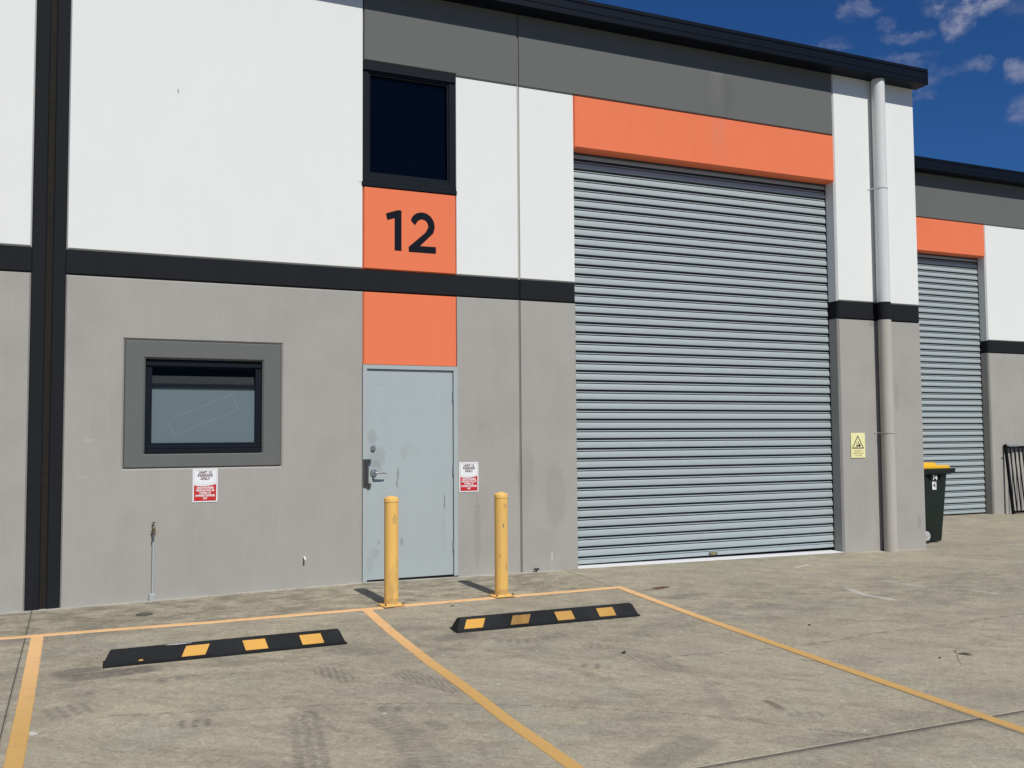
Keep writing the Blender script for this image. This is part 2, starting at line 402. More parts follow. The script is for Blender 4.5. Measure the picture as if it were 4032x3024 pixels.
def concrete():
    m, t, b = mat('yard_concrete'); p = t.pos()
    wv = t.new('ShaderNodeTexNoise'); t.put(wv.inputs['Vector'], p); wv.inputs['Scale'].default_value = .7; wv.inputs['Detail'].default_value = 3
    wp = t.v('ADD', p, t.v('SCALE', t.v('SUBTRACT', wv.outputs['Color'], (.5, .5, .5)), scale=.22))
    sx = t.new('ShaderNodeSeparateXYZ'); t.put(sx.inputs[0], p)
    big = t.noise(wp, .6, 6, .62)
    trow = t.noise(t.scalev(wp, (1.2, 2.6, 1), (0, 0, .55)), 1.9, 10, .70)
    fine = t.noise(t.scalev(wp, (1, 2.0, 1), (0, 0, .7)), 11, 9, .76)
    swp = t.noise(t.scalev(wp, (1.6, 9, 1), (0, 0, .75)), 2.0, 8, .68)       # float sweeps
    grain = t.noise(p, 48, 8, .85)
    c = t.mix(t.ramp(big, .36, .64), (.345, .306, .222, 1), (.402, .352, .252, 1))
    c = t.mix(t.m('MULTIPLY', t.ramp(trow, .46, .66), .46), c, (.205, .177, .136, 1))
    c = t.mix(t.m('MULTIPLY', t.ramp(trow, .48, .30), .40), c, (.46, .42, .31, 1))
    c = t.mix(t.m('MULTIPLY', t.ramp(swp, .52, .70), .45), c, (.215, .182, .138, 1))
    c = t.mix(t.m('MULTIPLY', t.ramp(swp, .46, .28), .35), c, (.47, .435, .335, 1))
    pinch = t.noise(t.scalev(wp, (1.2, 1.8, 1), (0, 0, .1)), .95, 8, .66)
    c = t.mix(t.m('MULTIPLY', t.ramp(pinch, .50, .70), .50), c, (.245, .210, .188, 1))   # mauve-brown tyre dirt film
    c = t.mix(t.m('MULTIPLY', t.ramp(t.noise(wp, 1.5, 7, .66), .54, .70), .40), c, (.300, .318, .262, 1))  # greenish cement bloom
    c = t.mix(t.m('MULTIPLY', t.ramp(fine, .53, .72), .50), c, (.185, .168, .135, 1))
    c = t.mix(t.m('MULTIPLY', t.ramp(fine, .46, .28), .45), c, (.60, .54, .40, 1))
    # grime strip that never gets driven on, between the bay line and the wall
    strip = t.m('MULTIPLY', t.ramp(sx.outputs[1], -1.35, -1.05), t.ramp(sx.outputs[0], 2.6, 1.6))
    gn_ = t.noise(t.scalev(wp, (1, 1.7, 1)), 3.6, 10, .78)
    c = t.mix(t.m('MULTIPLY', t.m('MULTIPLY', strip, t.ramp(gn_, .42, .60)), .72), c, (.150, .133, .100, 1))
    c = t.mix(t.m('MULTIPLY', t.m('MULTIPLY', t.ramp(sx.outputs[1], -.9, -2.0), t.ramp(sx.outputs[1], -3.4, -2.2)), t.m('MULTIPLY', t.ramp(gn_, .43, .62), .50)), c, (.150, .138, .112, 1))
    c = t.v('SCALE', c, scale=t.m('MULTIPLY_ADD', t.ramp(grain, .30, .70, False), .80, .60))
    med = t.noise(p, 20, 8, .8); c = t.v('SCALE', c, scale=t.m('MULTIPLY_ADD', t.ramp(med, .30, .70, False), .36, .82))
    at = t.new('ShaderNodeAttribute'); at.attribute_name = 'wear'; sp_ = t.new('ShaderNodeSeparateColor'); t.put(sp_.inputs[0], at.outputs['Color'])
    brk = t.m('MULTIPLY_ADD', t.ramp(t.noise(p, 26, 5, .7), .3, .62), .7, .45, clamp=True)
    c = t.mix(t.m('MULTIPLY', sp_.outputs[0], brk), c, (.112, .096, .088, 1))
    c = t.mix(t.m('MULTIPLY', sp_.outputs[1], brk), c, (.68, .66, .62, 1))
    c = t.mix(t.m('MULTIPLY', sp_.outputs[2], brk), c, (.085, .030, .014, 1))
    vor = t.new('ShaderNodeTexVoronoi'); t.put(vor.inputs['Vector'], p); vor.inputs['Scale'].default_value = 7.0
    spk = t.m('LESS_THAN', vor.outputs['Distance'], .035); c = t.mix(t.m('MULTIPLY', spk, t.m('GREATER_THAN', t.noise(p, 3, 2), .52)), c, (.07, .06, .045, 1))
    t.put(b.inputs['Base Color'], c); t.put(b.inputs['Roughness'], t.m('MULTIPLY_ADD', fine, -.25, .88)); b.inputs['Specular IOR Level'].default_value = .35
    bump(t, b, t.m('ADD', t.m('MULTIPLY', grain, .5), fine), .0022)
    return m
CONC = concrete()

# ------------------------------------------------------------------ ground: concrete slabs with sawn joints
XJ, YJ = [-2.872, 2.186], [-5.172]
ground = empty('ground'); tag(ground, kind='structure')

def axis(lo, hi, dense_lo, dense_hi, step):
    a = [];
    if lo < dense_lo:
        span = dense_lo - lo; n = max(2, int(math.sqrt(span) * 5)); a += list(dense_lo - span * (np.linspace(1, 0, n, endpoint=False) ** 2.2))
    s0, s1 = max(lo, dense_lo), min(hi, dense_hi)
    if s1 > s0: a += list(np.linspace(s0, s1, max(2, int((s1 - s0) / step) + 1)))
    if hi > dense_hi:
        st = max(dense_hi, lo); span = hi - st; n = max(2, int(math.sqrt(span) * 5)); b_ = list(st + span * (np.linspace(0, 1, n + 1) ** 2.2))
        a += b_[1:] if a else b_
    a = np.array(sorted(set(np.round(a, 5)))); return a

def seg_d(X, Y, pts):
    """distance to a polyline and arc-length parameter"""
    best = np.full(X.shape, 1e9); arc = np.zeros(X.shape); L = 0
    for (ax, ay), (bx, by) in zip(pts[:-1], pts[1:]):
        dx, dy = bx - ax, by - ay; l2 = dx * dx + dy * dy; tt = np.clip(((X - ax) * dx + (Y - ay) * dy) / l2, 0, 1)
        d = np.hypot(X - ax - tt * dx, Y - ay - tt * dy); k = d < best
        best = np.where(k, d, best); arc = np.where(k, L + tt * math.sqrt(l2), arc); L += math.sqrt(l2)
    return best, arc

def ss(x, a, b):
    t_ = np.clip((x - a) / (b - a), 0, 1); return t_ * t_ * (3 - 2 * t_)

CRACK = [(-2.34, -3.25), (-1.88, -3.36), (-1.17, -3.515), (-.65, -3.70), (-.29, -3.87), (.25, -4.167), (.684, -4.463), (.98, -4.74), (1.17, -4.93), (1.40, -5.15)]
def wear(X, Y):
    D = np.zeros(X.shape); Lt = np.zeros(X.shape); Ru = np.zeros(X.shape)
    def blob(cx, cy_, rx, ry, rot, k, lugs=0, ch='D', lugdir=0):
        nonlocal D, Lt, Ru
        c_, s_ = math.cos(rot), math.sin(rot); u_ = ((X - cx) * c_ + (Y - cy_) * s_) / rx; v_ = (-(X - cx) * s_ + (Y - cy_) * c_) / ry
        k = min(1.0, k * 1.3)
        f = ss(1.15 - np.maximum(np.abs(u_), np.abs(v_)), 0, .45) * ss(1.5 - np.hypot(u_, v_), 0, .6) * k
        if lugs:
            ph = (u_ if lugdir == 0 else u_ * .8 + v_ * .6) * lugs * math.pi; f = f * (.25 + .75 * ss(np.sin(ph), -.25, .35))
            if abs(lugs) > 2: f = f * (.6 + .4 * (np.abs(np.abs(v_) - .33) > .07))
        if ch == 'D': D = np.maximum(D, f)
        elif ch == 'L': Lt = np.maximum(Lt, f)
        else: Ru = np.maximum(Ru, f)
    # tyre prints
    blob(-1.93, -3.56, .12, .075, -.1, .55, 3.5); blob(-2.54, -3.06, .15, .13, .3, .45, 4.5); blob(-.98, -2.92, .22, .09, -1.2, .5, 6, lugdir=1)
    blob(-1.94, -2.62, .12, .05, .1, .4, 2.5); blob(-2.46, -2.76, .05, .05, .2, .45, 1.5); blob(-1.75, -3.2, .05, .22, .15, .18, 2.5)
    blob(-.46, -3.3, .36, .10, -1.15, .5, 10, lugdir=1); blob(-.83, -3.74, .12, .06, -.4, .45, 2.5); blob(.47, -2.57, .17, .06, -.4, .42, 5)
    blob(.80, -2.53, .13, .06, .2, .5, 5, lugdir=1); blob(.68, -3.38, .11, .06, -.6, .48, 2.5); blob(1.47, -2.78, .12, .06, -.3, .35, 3)
    blob(1.10, -3.40, .36, .09, -1.3, .42, 7, lugdir=1); blob(-.05, -2.62, .12, .05, -.5, .35); blob(.96, -2.93, .12, .05, -.6, .35, 4)
    blob(1.20, -4.02, .07, .045, .1, .45, 2.5); blob(1.33, -4.74, .12, .05, -.4, .35, 4); blob(2.65, -1.62, .3, .08, .1, .3)
    blob(-2.3, -2.34, .30, .10, .1, .6); blob(-2.5, -2.25, .16, .14, .3, .45); blob(.1, -2.3, .2, .08, .2, .35); blob(.3, -4.95, .3, .12, .4, .3); blob(-.7, -4.1, .05, .1, .2, .3)
    # long two-lug tread track
    for (x0, y0, x1, y1) in ((-1.335, -3.66, -1.48, -4.6),):
        d, a_ = seg_d(X, Y, [(x0, y0), (x1, y1)]); side = ((X - x0) * (y1 - y0) - (Y - y0) * (x1 - x0))
        f = ss(.095 - d, 0, .02) * (.3 + .7 * ss(np.sin((a_ + np.sign(side) * d * .5) * 150), -.2, .4)) * (np.abs(d - .03) > .006) * .62
        D = np.maximum(D, f)
    for arc_, k in (([(-1.0, -3.88), (-.94, -4.15), (-.98, -4.5), (-1.06, -4.9)], .5), ([(-.9, -3.85), (-.84, -4.15), (-.88, -4.6)], .35), ([(-2.2, -3.9), (-1.7, -4.3), (-1.5, -5.0)], .3), ([(1.0, -2.9), (1.25, -3.3), (1.2, -3.9), (.9, -4.6)], .28), ([(.2, -2.7), (.55, -3.4), (.6, -4.2)], .25),
                    ([(.35, -3.05), (.9, -3.25), (1.3, -3.7), (1.45, -4.3)], .16), ([(2.8, -1.7), (3.6, -2.2), (4.6, -2.3), (5.8, -1.9)], .14),
                    ([(3.0, -2.9), (4.0, -3.2), (5.6, -3.1), (7.6, -2.4)], .14), ([(-2.5, -4.2), (-1.6, -4.0), (-.7, -4.3)], .14)):
        d, a_ = seg_d(X, Y, arc_); f = ss(.07 - d, 0, .05) * k * (.5 + .5 * ss(np.sin(a_ * 120), -.6, .6)); D = np.maximum(D, f)
    # thin dashed tyre edge / hairline cracks
    d, a_ = seg_d(X, Y, CRACK); f = ss(.011 - d, 0, .006) * (.35 + .65 * (np.sin(a_ * 46) > -.35)) * .75; D = np.maximum(D, f)
    for pl, k in (([(1.2, -3.35), (1.855, -3.422), (2.23, -3.473), (2.7, -3.453), (3.05, -3.40), (3.353, -3.377), (4.06, -3.386), (4.69, -3.342), (5.6, -3.26)], .62),
                  ([(3.934, -3.698), (3.936, -4.086), (4.1, -4.5)], .5), ([(-1.27, -3.68), (-1.2, -4.13)], .5), ([(-1.95, -3.2), (-1.6, -3.75), (-1.38, -4.15)], .3),
                  ([(-.55, -3.0), (-.2, -3.4)], .2), ([(.1, -4.4), (.684, -4.463)], .2)):
        d, a_ = seg_d(X, Y, pl); wob = .006 * np.sin(a_ * 23) ; f = ss(.010 - np.abs(d - np.abs(wob)), 0, .006) * (np.sin(a_ * 31) > -.6) * k; D = np.maximum(D, f)
    # pale scrapes and a splash of paint by the sill
    for pl, wd_, k in (([(4.69, -.717), (4.96, -.60)], .018, .95), ([(4.316, -1.914), (4.25, -2.19), (4.343, -2.446)], .05, .5), ([(5.0, -1.7), (5.1, -2.1)], .03, .35),
                       ([(3.9, -.9), (4.3, -.75)], .012, .4), ([(4.9, -.5), (5.4, -.45)], .01, .3), ([(.5, -1.75), (1.0, -1.6)], .008, .35), ([(5.4, -2.4), (5.5, -2.6)], .03, .4),
                       ([(3.0, -.5), (3.4, -.9)], .01, .3), ([(6.4, -.05), (7.4, -.05)], .06, .25), ([(4.5, -.8), (4.6, -1.3)], .012, .4), ([(5.9, -3.2), (6.3, -3.1)], .03, .35)):
        d, a_ = seg_d(X, Y, pl); Lt = np.maximum(Lt, ss(wd_ - d, 0, wd_ * .7) * k)
    blob(-2.725, -3.40, .022, .034, .5, 1.0, ch='L')
    # wall-foot efflorescence
    Lt = np.maximum(Lt, ss(Y, -.10, -.02) * ss(2.3 - X, 0, .3) * .45 * (Y < .05))
    blob(2.60, -1.22, .10, .05, .2, .75, ch='R'); blob(2.68, -1.20, .05, .02, .2, .9, ch='R'); blob(2.5, -1.27, .12, .03, 0, .4, ch='R')
    blob(1.27, -4.52, .03, .10, -.1, .45, ch='R'); blob(1.0, -4.75, .03, .1, .4, .2, ch='R'); blob(1.32, -5.1, .2, .03, -.3, .2, ch='R')
    rng = np.random.RandomState(3)
    for i in range(60):
        cx, cy__ = rng.uniform(-2.8, 5.5), rng.uniform(-5.5, -.2); blob(cx, cy__, rng.uniform(.008, .02), rng.uniform(.005, .014), rng.uniform(0, 3), rng.uniform(.4, .8))
    for i in range(24):
        cx, cy__ = rng.uniform(-2.8, 6.5), rng.uniform(-5.5, -.3); blob(cx, cy__, .010, .007, 0, rng.uniform(.5, .95), ch='L')
    return D, Lt, Ru

xs_b = [-300] + XJ + [300]; ys_b = [-15.5] + YJ + [300]
for i in range(3):
    for j in range(2):
        hx = .0026; x0 = xs_b[i] + (hx if i > 0 else 0); x1 = xs_b[i + 1] - (hx if i < 2 else 0)
        y0 = ys_b[j] + (hx if j > 0 else 0); y1 = ys_b[j + 1] - (hx if j < 1 else 0)
        step = .0165 if j == 1 else .06
        ax = axis(x0, x1, -3.6, 6.2, step)
        if j == 0: ay = axis(y0, y1, -6.6, y1, .05)
        else: ay = np.concatenate([axis(y0, .02, y0, .02, step)[:-1], np.linspace(.02, 3.2, 16), np.array([5, 20, 80, 300.])])
        X, Y = np.meshgrid(ax, ay); Z = ground_z(X, Y)
        ny, nx = X.shape; co3 = np.stack([X, Y, Z], -1).reshape(-1, 3)
        idx = np.arange(nx * ny).reshape(ny, nx)
        quads = np.stack([idx[:-1, :-1], idx[:-1, 1:], idx[1:, 1:], idx[1:, :-1]], -1).reshape(-1, 4)
        # joint side walls
        brd = np.concatenate([idx[0, :], idx[1:, -1], idx[-1, -2::-1], idx[-2:0:-1, 0]])
        low = co3[brd].copy(); low[:, 2] -= .05; nb = len(brd); li = np.arange(nb) + len(co3)
        side = np.stack([np.roll(brd, -1), brd, li, np.roll(li, -1)], -1)
        V = np.concatenate([co3, low]); Q = np.concatenate([quads, side]).astype(np.int32)
        me = bpy.data.meshes.new('concrete_slab'); me.vertices.add(len(V)); me.vertices.foreach_set('co', V.ravel().astype(np.float32))
        me.loops.add(Q.size); me.loops.foreach_set('vertex_index', Q.ravel()); me.polygons.add(len(Q))
        me.polygons.foreach_set('loop_start', np.arange(0, Q.size, 4, dtype=np.int32)); me.update(calc_edges=True); me.validate()
        D, Lt, Ru = wear(V[:, 0], V[:, 1]) if j == 1 or i == 1 else (np.zeros(len(V)),) * 3
        ca = me.color_attributes.new('wear', 'FLOAT_COLOR', 'POINT'); ca.data.foreach_set('color', np.stack([D, Lt, Ru, np.ones(len(V))], -1).ravel().astype(np.float32))
        me.materials.append(CONC); me.materials.append(JOINTM)
        mi = np.zeros(len(me.polygons), np.int32); mi[len(quads):] = 1
        if len(mi) == len(Q): me.polygons.foreach_set('material_index', mi)
        child('concrete_slab', me, None, ground)
DARKGROUND = simple('added_dark_ground', (.050, .050, .050), .9, 0, .2, .3, 3, .003, 120)
dark_strip = mesh('unseen_dark_strip', [(-300, -300, gz(0, -15) - .006), (300, -300, gz(0, -15) - .006), (300, -15.45, gz(0, -15) - .006), (-300, -15.45, gz(0, -15) - .006)], [(0, 1, 2, 3)])
tag(link('unseen_dark_ground', dark_strip, DARKGROUND), kind='structure')  # unseen dark ground behind the camera, added to cut bounce onto the wall
# dark filler strips inside the joints
def filler(pts):
    vs, fs = [], []
    (ax_, ay_), (bx_, by_) = pts; L_ = math.hypot(bx_ - ax_, by_ - ay_); n = int(L_ / .08); dx, dy = (bx_ - ax_) / L_, (by_ - ay_) / L_
    for k in range(n + 1):
        x, y = ax_ + dx * L_ * k / n, ay_ + dy * L_ * k / n
        for sgn in (-1, 1): vs.append((x - dy * .012 * sgn, y + dx * .012 * sgn, gz(x, y) - .0045))
    for k in range(n): fs.append((k * 2, k * 2 + 2, k * 2 + 3, k * 2 + 1))
    child('joint_filler', mesh('joint_filler', vs, fs), JOINTM, ground)
filler([(XJ[0], -14.0), (XJ[0], .05)]); filler([(XJ[1], -14.0), (XJ[1], .05)]); filler([(-12.0, YJ[0]), (22.0, YJ[0])])

def strip(name, cl, width, lift=.0035, step=.06, jag=.0014, seed=1, th=.0012):
    """painted line: cl = centre line points; follows the ground"""
    rng = random.Random(seed); pts = [Vector((*p, 0)) for p in cl]; out = []
    for a, b in zip(pts[:-1], pts[1:]):
        n = max(1, int((b - a).length / step)); out += [a.lerp(b, k / n) for k in range(n)]
    out.append(pts[-1]); vs, fs = [], []
    for i, p in enumerate(out):
        d = (out[min(i + 1, len(out) - 1)] - out[max(i - 1, 0)]).normalized(); nrm = Vector((-d.y, d.x, 0))
        wl = width / 2 + rng.uniform(-jag, jag); wr = width / 2 + rng.uniform(-jag, jag)
        for q, dz in ((p + nrm * (wl + .002), 0.0), (p + nrm * wl, lift), (p, lift), (p - nrm * wr, lift), (p - nrm * (wr + .002), 0.0)):
            vs.append((q.x, q.y, gz(q.x, q.y) + dz))
    for i in range(len(out) - 1):
        for k in range(4): a = i * 5 + k; fs.append((a, a + 5, a + 6, a + 1))
    return child(name, recalc(mesh(name, vs, fs)), LINEP, ground)

strip('painted_line', [(-5.5, -.86), (-3.04, -.98), (-1.6, -1.105), (-.16, -1.168), (.1, -1.158), (1.2, -1.10), (2.275, -1.062)], .066, seed=1)
strip('painted_line', [(-.292, -1.205), (-.31, -2.0), (-.312, -2.9), (-.300, -3.5), (-.305, -4.15), (-.285, -4.95), (-.28, -6.8)], .080, seed=2)
strip('painted_line', [(2.236, -1.10), (2.232, -1.85), (2.232, -3.4), (2.23, -4.3), (2.25, -5.42), (2.26, -6.8)], .080, seed=3)
strip('painted_line', [(-2.790, -1.05), (-2.782, -2.77), (-2.782, -3.9), (-2.78, -6.5)], .084, seed=4)

# grit scattered on the concrete (nobody could count it)
gv = []
rng = random.Random(5)
for i in range(420):
    if i < 220: x, y = rng.uniform(2.3, 5.2), -abs(rng.gauss(0, .9)) - .15
    else: x, y = rng.uniform(-3, 7), rng.uniform(-6, -.05)
    r = rng.uniform(.0015, .0065); z = gz(x, y); a = rng.uniform(0, 3)
    v = [(x + r * math.cos(a + k * 2.09), y + r * .7 * math.sin(a + k * 2.09), z) for k in range(3)] + [(x, y, z + r * .8)]
    gv.append((v, [(0, 1, 3), (1, 2, 3), (2, 0, 3)]))
tag(link('grit', join('grit', gv), GRIT), 'loose grit and crumbs scattered over the concrete yard', 'grit', kind='stuff')

# ------------------------------------------------------------------ building one
C = .0125; CT = .008; CB = .0165
bld = empty('warehouse_building', (0, 0, 0))
tag(bld, 'white, grey and orange concrete panel warehouse unit with large roller door and number 12', 'building')
def panel(m, x0, x1, z0, z1, parent=bld, y=0.0, d=.18, **k):
    return child('wall_panel', recalc(mesh('wall_panel', *slab(x0, x1, z0, z1, y, d, **k))), m, parent)

TOP = 6.02; BT, BB = 3.091, 2.869; GB = 5.178; OB = 4.590; Z0 = -.15
allc = dict(cl=C, crr=C, ct=CT, cb=CB)
# left neighbour part
panel(WHITE, -9.5, -2.932, BT, TOP, crr=C, cb=CB)
panel(BLACKP, -9.5, -2.932, BB, BT, ct=CT, cb=CB, y=.004)
panel(LOWGREY, -9.5, -2.932, Z0, BB, crr=C, ct=CT)
# black column with sealant joint
panel(BLACKP, -2.932, -2.817, Z0, TOP, y=.004, cl=C * .6, crr=C * .7)
panel(BLACKP, -2.767, -2.660, Z0, TOP, y=.004, cl=C * .7, crr=C * .6)
child('joint_sealant', mesh('joint_sealant', *box(-2.817, -2.767, .030, .10, Z0, TOP)), SEALB, bld)
# main bay
panel(WHITE, -2.660, -.004, BT, TOP, cl=C, crr=C * .4, cb=CB)
panel(BLACKP, -2.660, 0.0, BB, BT, ct=CT, cb=CB, y=.004)
WX0, WX1, WZ0, WZ1 = -2.176, -.790, 1.166, 2.318
child('wall_panel', recalc(mesh('wall_panel', *frame_ring(-2.660, 0.0, Z0, BB, WX0, WX1, WZ0, WZ1, 0, .18, C, .015))), LOWGREY, bld)
child('window_surround', recalc(mesh('window_surround', *frame_ring(WX0, WX1, WZ0, WZ1, -1.998, -.968, 1.300, 2.150, 0, .18, C, .016))), MIDGREY, bld)
# bay with number
panel(ORANGE, 0.0, .986, BT, 3.925, **allc)
panel(BLACKP, 0.0, .986, BB, BT, ct=CT, cb=CB, y=.004)
panel(ORANGE, 0.0, .986, 2.150, BB, cl=C, crr=C, ct=CT)
# joint bay
for (x0, x1, a, b) in ((.986, 1.688, 0, C * .6), (1.701, 2.369, C * .6, C)):
    panel(WHITE, x0, x1, BT, GB, cl=a, crr=b, cb=CB, ct=CT)
    panel(BLACKP, x0, x1, BB, BT, cl=a, crr=b, ct=CT, cb=CB, y=.004)
    panel(LOWGREY, x0, x1, Z0, BB, cl=a, crr=b, ct=CT)
child('joint_sealant', mesh('joint_sealant', *box(1.688, 1.701, .010, .10, Z0, BB)), SEAL, bld)
child('joint_sealant', mesh('joint_sealant', *box(1.688, 1.701, .010, .10, BT, GB)), SEALW, bld)
child('joint_sealant', mesh('joint_sealant', *box(1.688, 1.701, .012, .10, GB, TOP)), SEAL, bld)
child('joint_sealant', mesh('joint_sealant', *box(1.688, 1.701, .012, .10, BB, BT)), BLACKP, bld)
# upper grey band
panel(MIDGREY, 0.0, .986, GB + .020, TOP, cl=C, cb=CB)
panel(MIDGREY, .986, 1.688, GB, TOP, crr=C * .6, cb=CB)
panel(MIDGREY, 1.701, 2.369, GB, TOP, cl=C * .6, cb=CB)
panel(MIDGREY, 2.369, 6.045, GB, TOP, crr=C, cb=CB)
# lintel and right pier
panel(ORANGE, 2.369, 6.045, OB, GB, cl=C, crr=C, ct=CT, cb=CB, y=-.001)
panel(WHITE, 6.045, 7.420, BT, TOP, d=.185, cl=.018, crr=C, cb=CB)
panel(BLACKP, 6.045, 7.420, BB, BT, d=.185, cl=.018, crr=C, ct=CT, cb=CB, y=.003)
panel(LOWGREY, 6.045, 7.420, Z0, BB, d=.185, cl=.018, crr=C, ct=CT)
# side wall running back
for m_, z0_, z1_ in ((WHITE, BT, TOP), (BLACKP, BB, BT), (LOWGREY, Z0, BB)):
    child('wall_panel', mesh('wall_panel', *box(7.25, 7.415, .19, 2.92, z0_, z1_)), m_, bld)
child('wall_panel', mesh('wall_panel', *box(-9.5, 7.2, 12, 12.2, Z0, TOP)), WHITE, bld)
child('wall_panel', mesh('wall_panel', *box(-9.7, -9.5, 0.0, 12.2, Z0, TOP)), WHITE, bld)
child('roof', mesh('roof', [(-9.7, .02, 6.10), (7.42, .02, 6.10), (7.42, 12.3, 6.75), (-9.7, 12.3, 6.75), (-9.7, .02, 6.02), (7.42, .02, 6.02), (7.42, 12.3, 6.6), (-9.7, 12.3, 6.6)],
      [(0, 1, 2, 3), (7, 6, 5, 4), (0, 4, 5, 1), (1, 5, 6, 2), (2, 6, 7, 3), (3, 7, 4, 0)]), ROOFM, bld)

def gutter(parent, x0, x1, y):
    """box gutter with two pressed ribs along its face"""
    b, t_ = 5.962, 6.166; f = y - .216
    prof = [(y - .002, b), (f + .006, b), (f, b + .006), (f, b + .062), (f - .006, b + .069), (f - .006, b + .080), (f, b + .087), (f, b + .148), (f + .005, b + .153), (f + .005, b + .158),
            (f - .004, b + .165), (f - .004, t_ - .004), (f, t_), (f + .012, t_), (f + .012, t_ - .012), (y - .002, t_ - .012)]
    n = len(prof); v = [(x0, a, z) for a, z in prof] + [(x1, a, z) for a, z in prof]
    fc = [(i, (i + 1) % n, n + (i + 1) % n, n + i) for i in range(n)] + [tuple(range(n - 1, -1, -1)), tuple(range(n, 2 * n))]
    g = child('gutter', recalc(mesh('gutter', v, fc)), GUTTER, parent)
    child('end_cap', bevbox('end_cap', x1 + .0005, x1 + .006, f - .008, y - .004, b - .003, t_ + .003, .0015, 1), GUTTER, g)
    return g
gutter(bld, -9.7, 7.450, 0.0)

# downpipe on the pier, painted with the bands behind it
dp = empty('downpipe', (6.712, -.092, 0), bld)
def pipe_sec(z0, z1, m): child('pipe_section', auto_smooth(recalc(mesh('pipe_section', *tube([(6.715 - .004 * (z0 > 3), -.092, z0), (6.715 + .004 * (z1 > 5) , -.092, z1)], .081, 40)))), m, dp)
pipe_sec(gz(6.71, -.09) - .02, BB - .004, PIPEG); pipe_sec(BB - .004, BT, BLACKP); pipe_sec(BT, 5.955, PIPEW)
for zc in (4.55, 1.448):
    pts = []
    for k in range(0, 21):
        a = math.pi * (1.0 + k / 20); pts.append((6.715 + .0845 * math.cos(a), -.092 + .0845 * math.sin(a)))
    pts = [(6.590, -.004), (6.628, -.004)] + pts + [(6.802, -.004), (6.840, -.004)]
    vs = []; fs = []
    for i, (a, b_) in enumerate(pts): vs += [(a, b_, zc - .009), (a, b_, zc + .009), (a * 1.0 + (a - 6.715) * .02, b_ - .003, zc + .009), (a + (a - 6.715) * .02, b_ - .003, zc - .009)]
    for i in range(len(pts) - 1):
        for k in range(4): a = i * 4 + k; b_ = i * 4 + (k + 1) % 4; fs.append((a, b_, b_ + 4, a + 4))
    child('bracket', recalc(mesh('bracket', vs, fs)), PIPEW if zc > 3 else PIPEG, dp)

# digits
DG = [poly_y([(.232, 3.668), (.356, 3.712), (.394, 3.712), (.394, 3.300), (.322, 3.300), (.322, 3.628), (.246, 3.602)], -.0022, .0026)]
pts = []; cx_, cz_, ro, ri = .6135, 3.573, .1335, .0640
out = [(cx_ + ro * math.cos(a), cz_ + ro * 1.03 * math.sin(a)) for a in np.linspace(math.radians(152), math.radians(-32), 22)]
inn = [(cx_ + ri * math.cos(a), cz_ + ri * 1.03 * math.sin(a)) for a in np.linspace(math.radians(-24), math.radians(152), 18)]
two_o = out + [(.596, 3.366), (.760, 3.366), (.760, 3.297), (.471, 3.297), (.471, 3.350)]
two_i = [(.655, 3.530)] + inn[1:]
ring = [(cx_ + ro * math.cos(math.radians(150)) - .005, cz_ + ro * math.sin(math.radians(150)) - .02)] + out[1:] + [(.588, 3.364), (.760, 3.366), (.760, 3.297), (.470, 3.297), (.470, 3.348), (.648, 3.506)] + inn[1:-1] + [(.556, 3.603), (.536, 3.573)]
DG.append(poly_y(ring, -.0022, .0026))
for k, d_ in enumerate(DG):
    me = mesh('digit', *d_); bm = bmesh.new(); bm.from_mesh(me); bmesh.ops.triangulate(bm, faces=[f for f in bm.faces if len(f.verts) > 4]); bmesh.ops.recalc_face_normals(bm, faces=bm.faces); bm.to_mesh(me); bm.free()
    child('digit', me, NAVY, bld)

# upper window
uw = empty('window', (.48, 0, 4.5), bld)
child('frame', recalc(mesh('frame', *frame_ring(-.020, .982, 3.958, 5.176, .062, .918, 4.058, 5.092, .026, .08, .002, .003))), FRAMEB, uw)
child('sash', recalc(mesh('sash', *frame_ring(.062, .918, 4.058, 5.092, .080, .900, 4.082, 5.074, .040, .05, .002, .002))), FRAMEB, uw)
child('head_trim', bevbox('head_trim', -.022, .984, .010, .05, 5.112, 5.196, .003), FRAMEB, uw)
child('sill', bevbox('sill', -.018, .990, -.010, .08, 3.927, 3.968, .004), FRAMEB, uw)
child('sill', bevbox('sill', -.010, .980, .004, .08, 3.970, 4.012, .004), FRAMEB, uw)
child('pane', mesh('pane', *box(.070, .910, .072, .080, 4.070, 5.084)), GLASSD, uw)

# lower window, upper strip clear, rest frosted
lw = empty('window', (-1.48, 0, 1.7), bld)
child('frame', recalc(mesh('frame', *frame_ring(-1.996, -.970, 1.302, 2.148, -1.938, -1.026, 1.392, 2.074, .050, .10, .002, .003))), FRAMEB, lw)
child('head_trim', bevbox('head_trim', -1.994, -.972, .036, .09, 2.090, 2.144, .003), FRAMEB, lw)
child('sill', bevbox('sill', -1.998, -.968, .004, .08, 1.296, 1.336, .004), FRAMEB, lw)
child('sill', bevbox('sill', -1.990, -.976, .030, .09, 1.338, 1.366, .003), FRAMEB, lw)
child('transom', bevbox('transom', -1.938, -1.026, .062, .10, 1.898, 1.934, .003), FRAMEB, lw)
fp = child('pane', mesh('pane', *box(-1.938, -1.026, .082, .088, 1.392, 1.898)), GLASSF, lw)
fp['label'] = 'frosted lower pane with the outline of a removed sticker'
child('pane', mesh('pane', *box(-1.938, -1.026, .082, .087, 1.934, 2.074)), GLASSC, lw)
child('interior_lining', mesh('interior_lining', *box(-1.99, -.98, .100, .110, 1.86, 2.004)), SPECK, lw)
child('interior', mesh('interior', *box(-2.0, -.95, .30, .32, 1.3, 2.2)), DARKIN, lw)
TRC = simple('adhesive_trace', (.27, .33, .33), .6)
tr = [(-1.755, 1.620), (-1.235, 1.838), (-1.176, 1.701), (-1.735, 1.461), (-1.800, 1.590)]
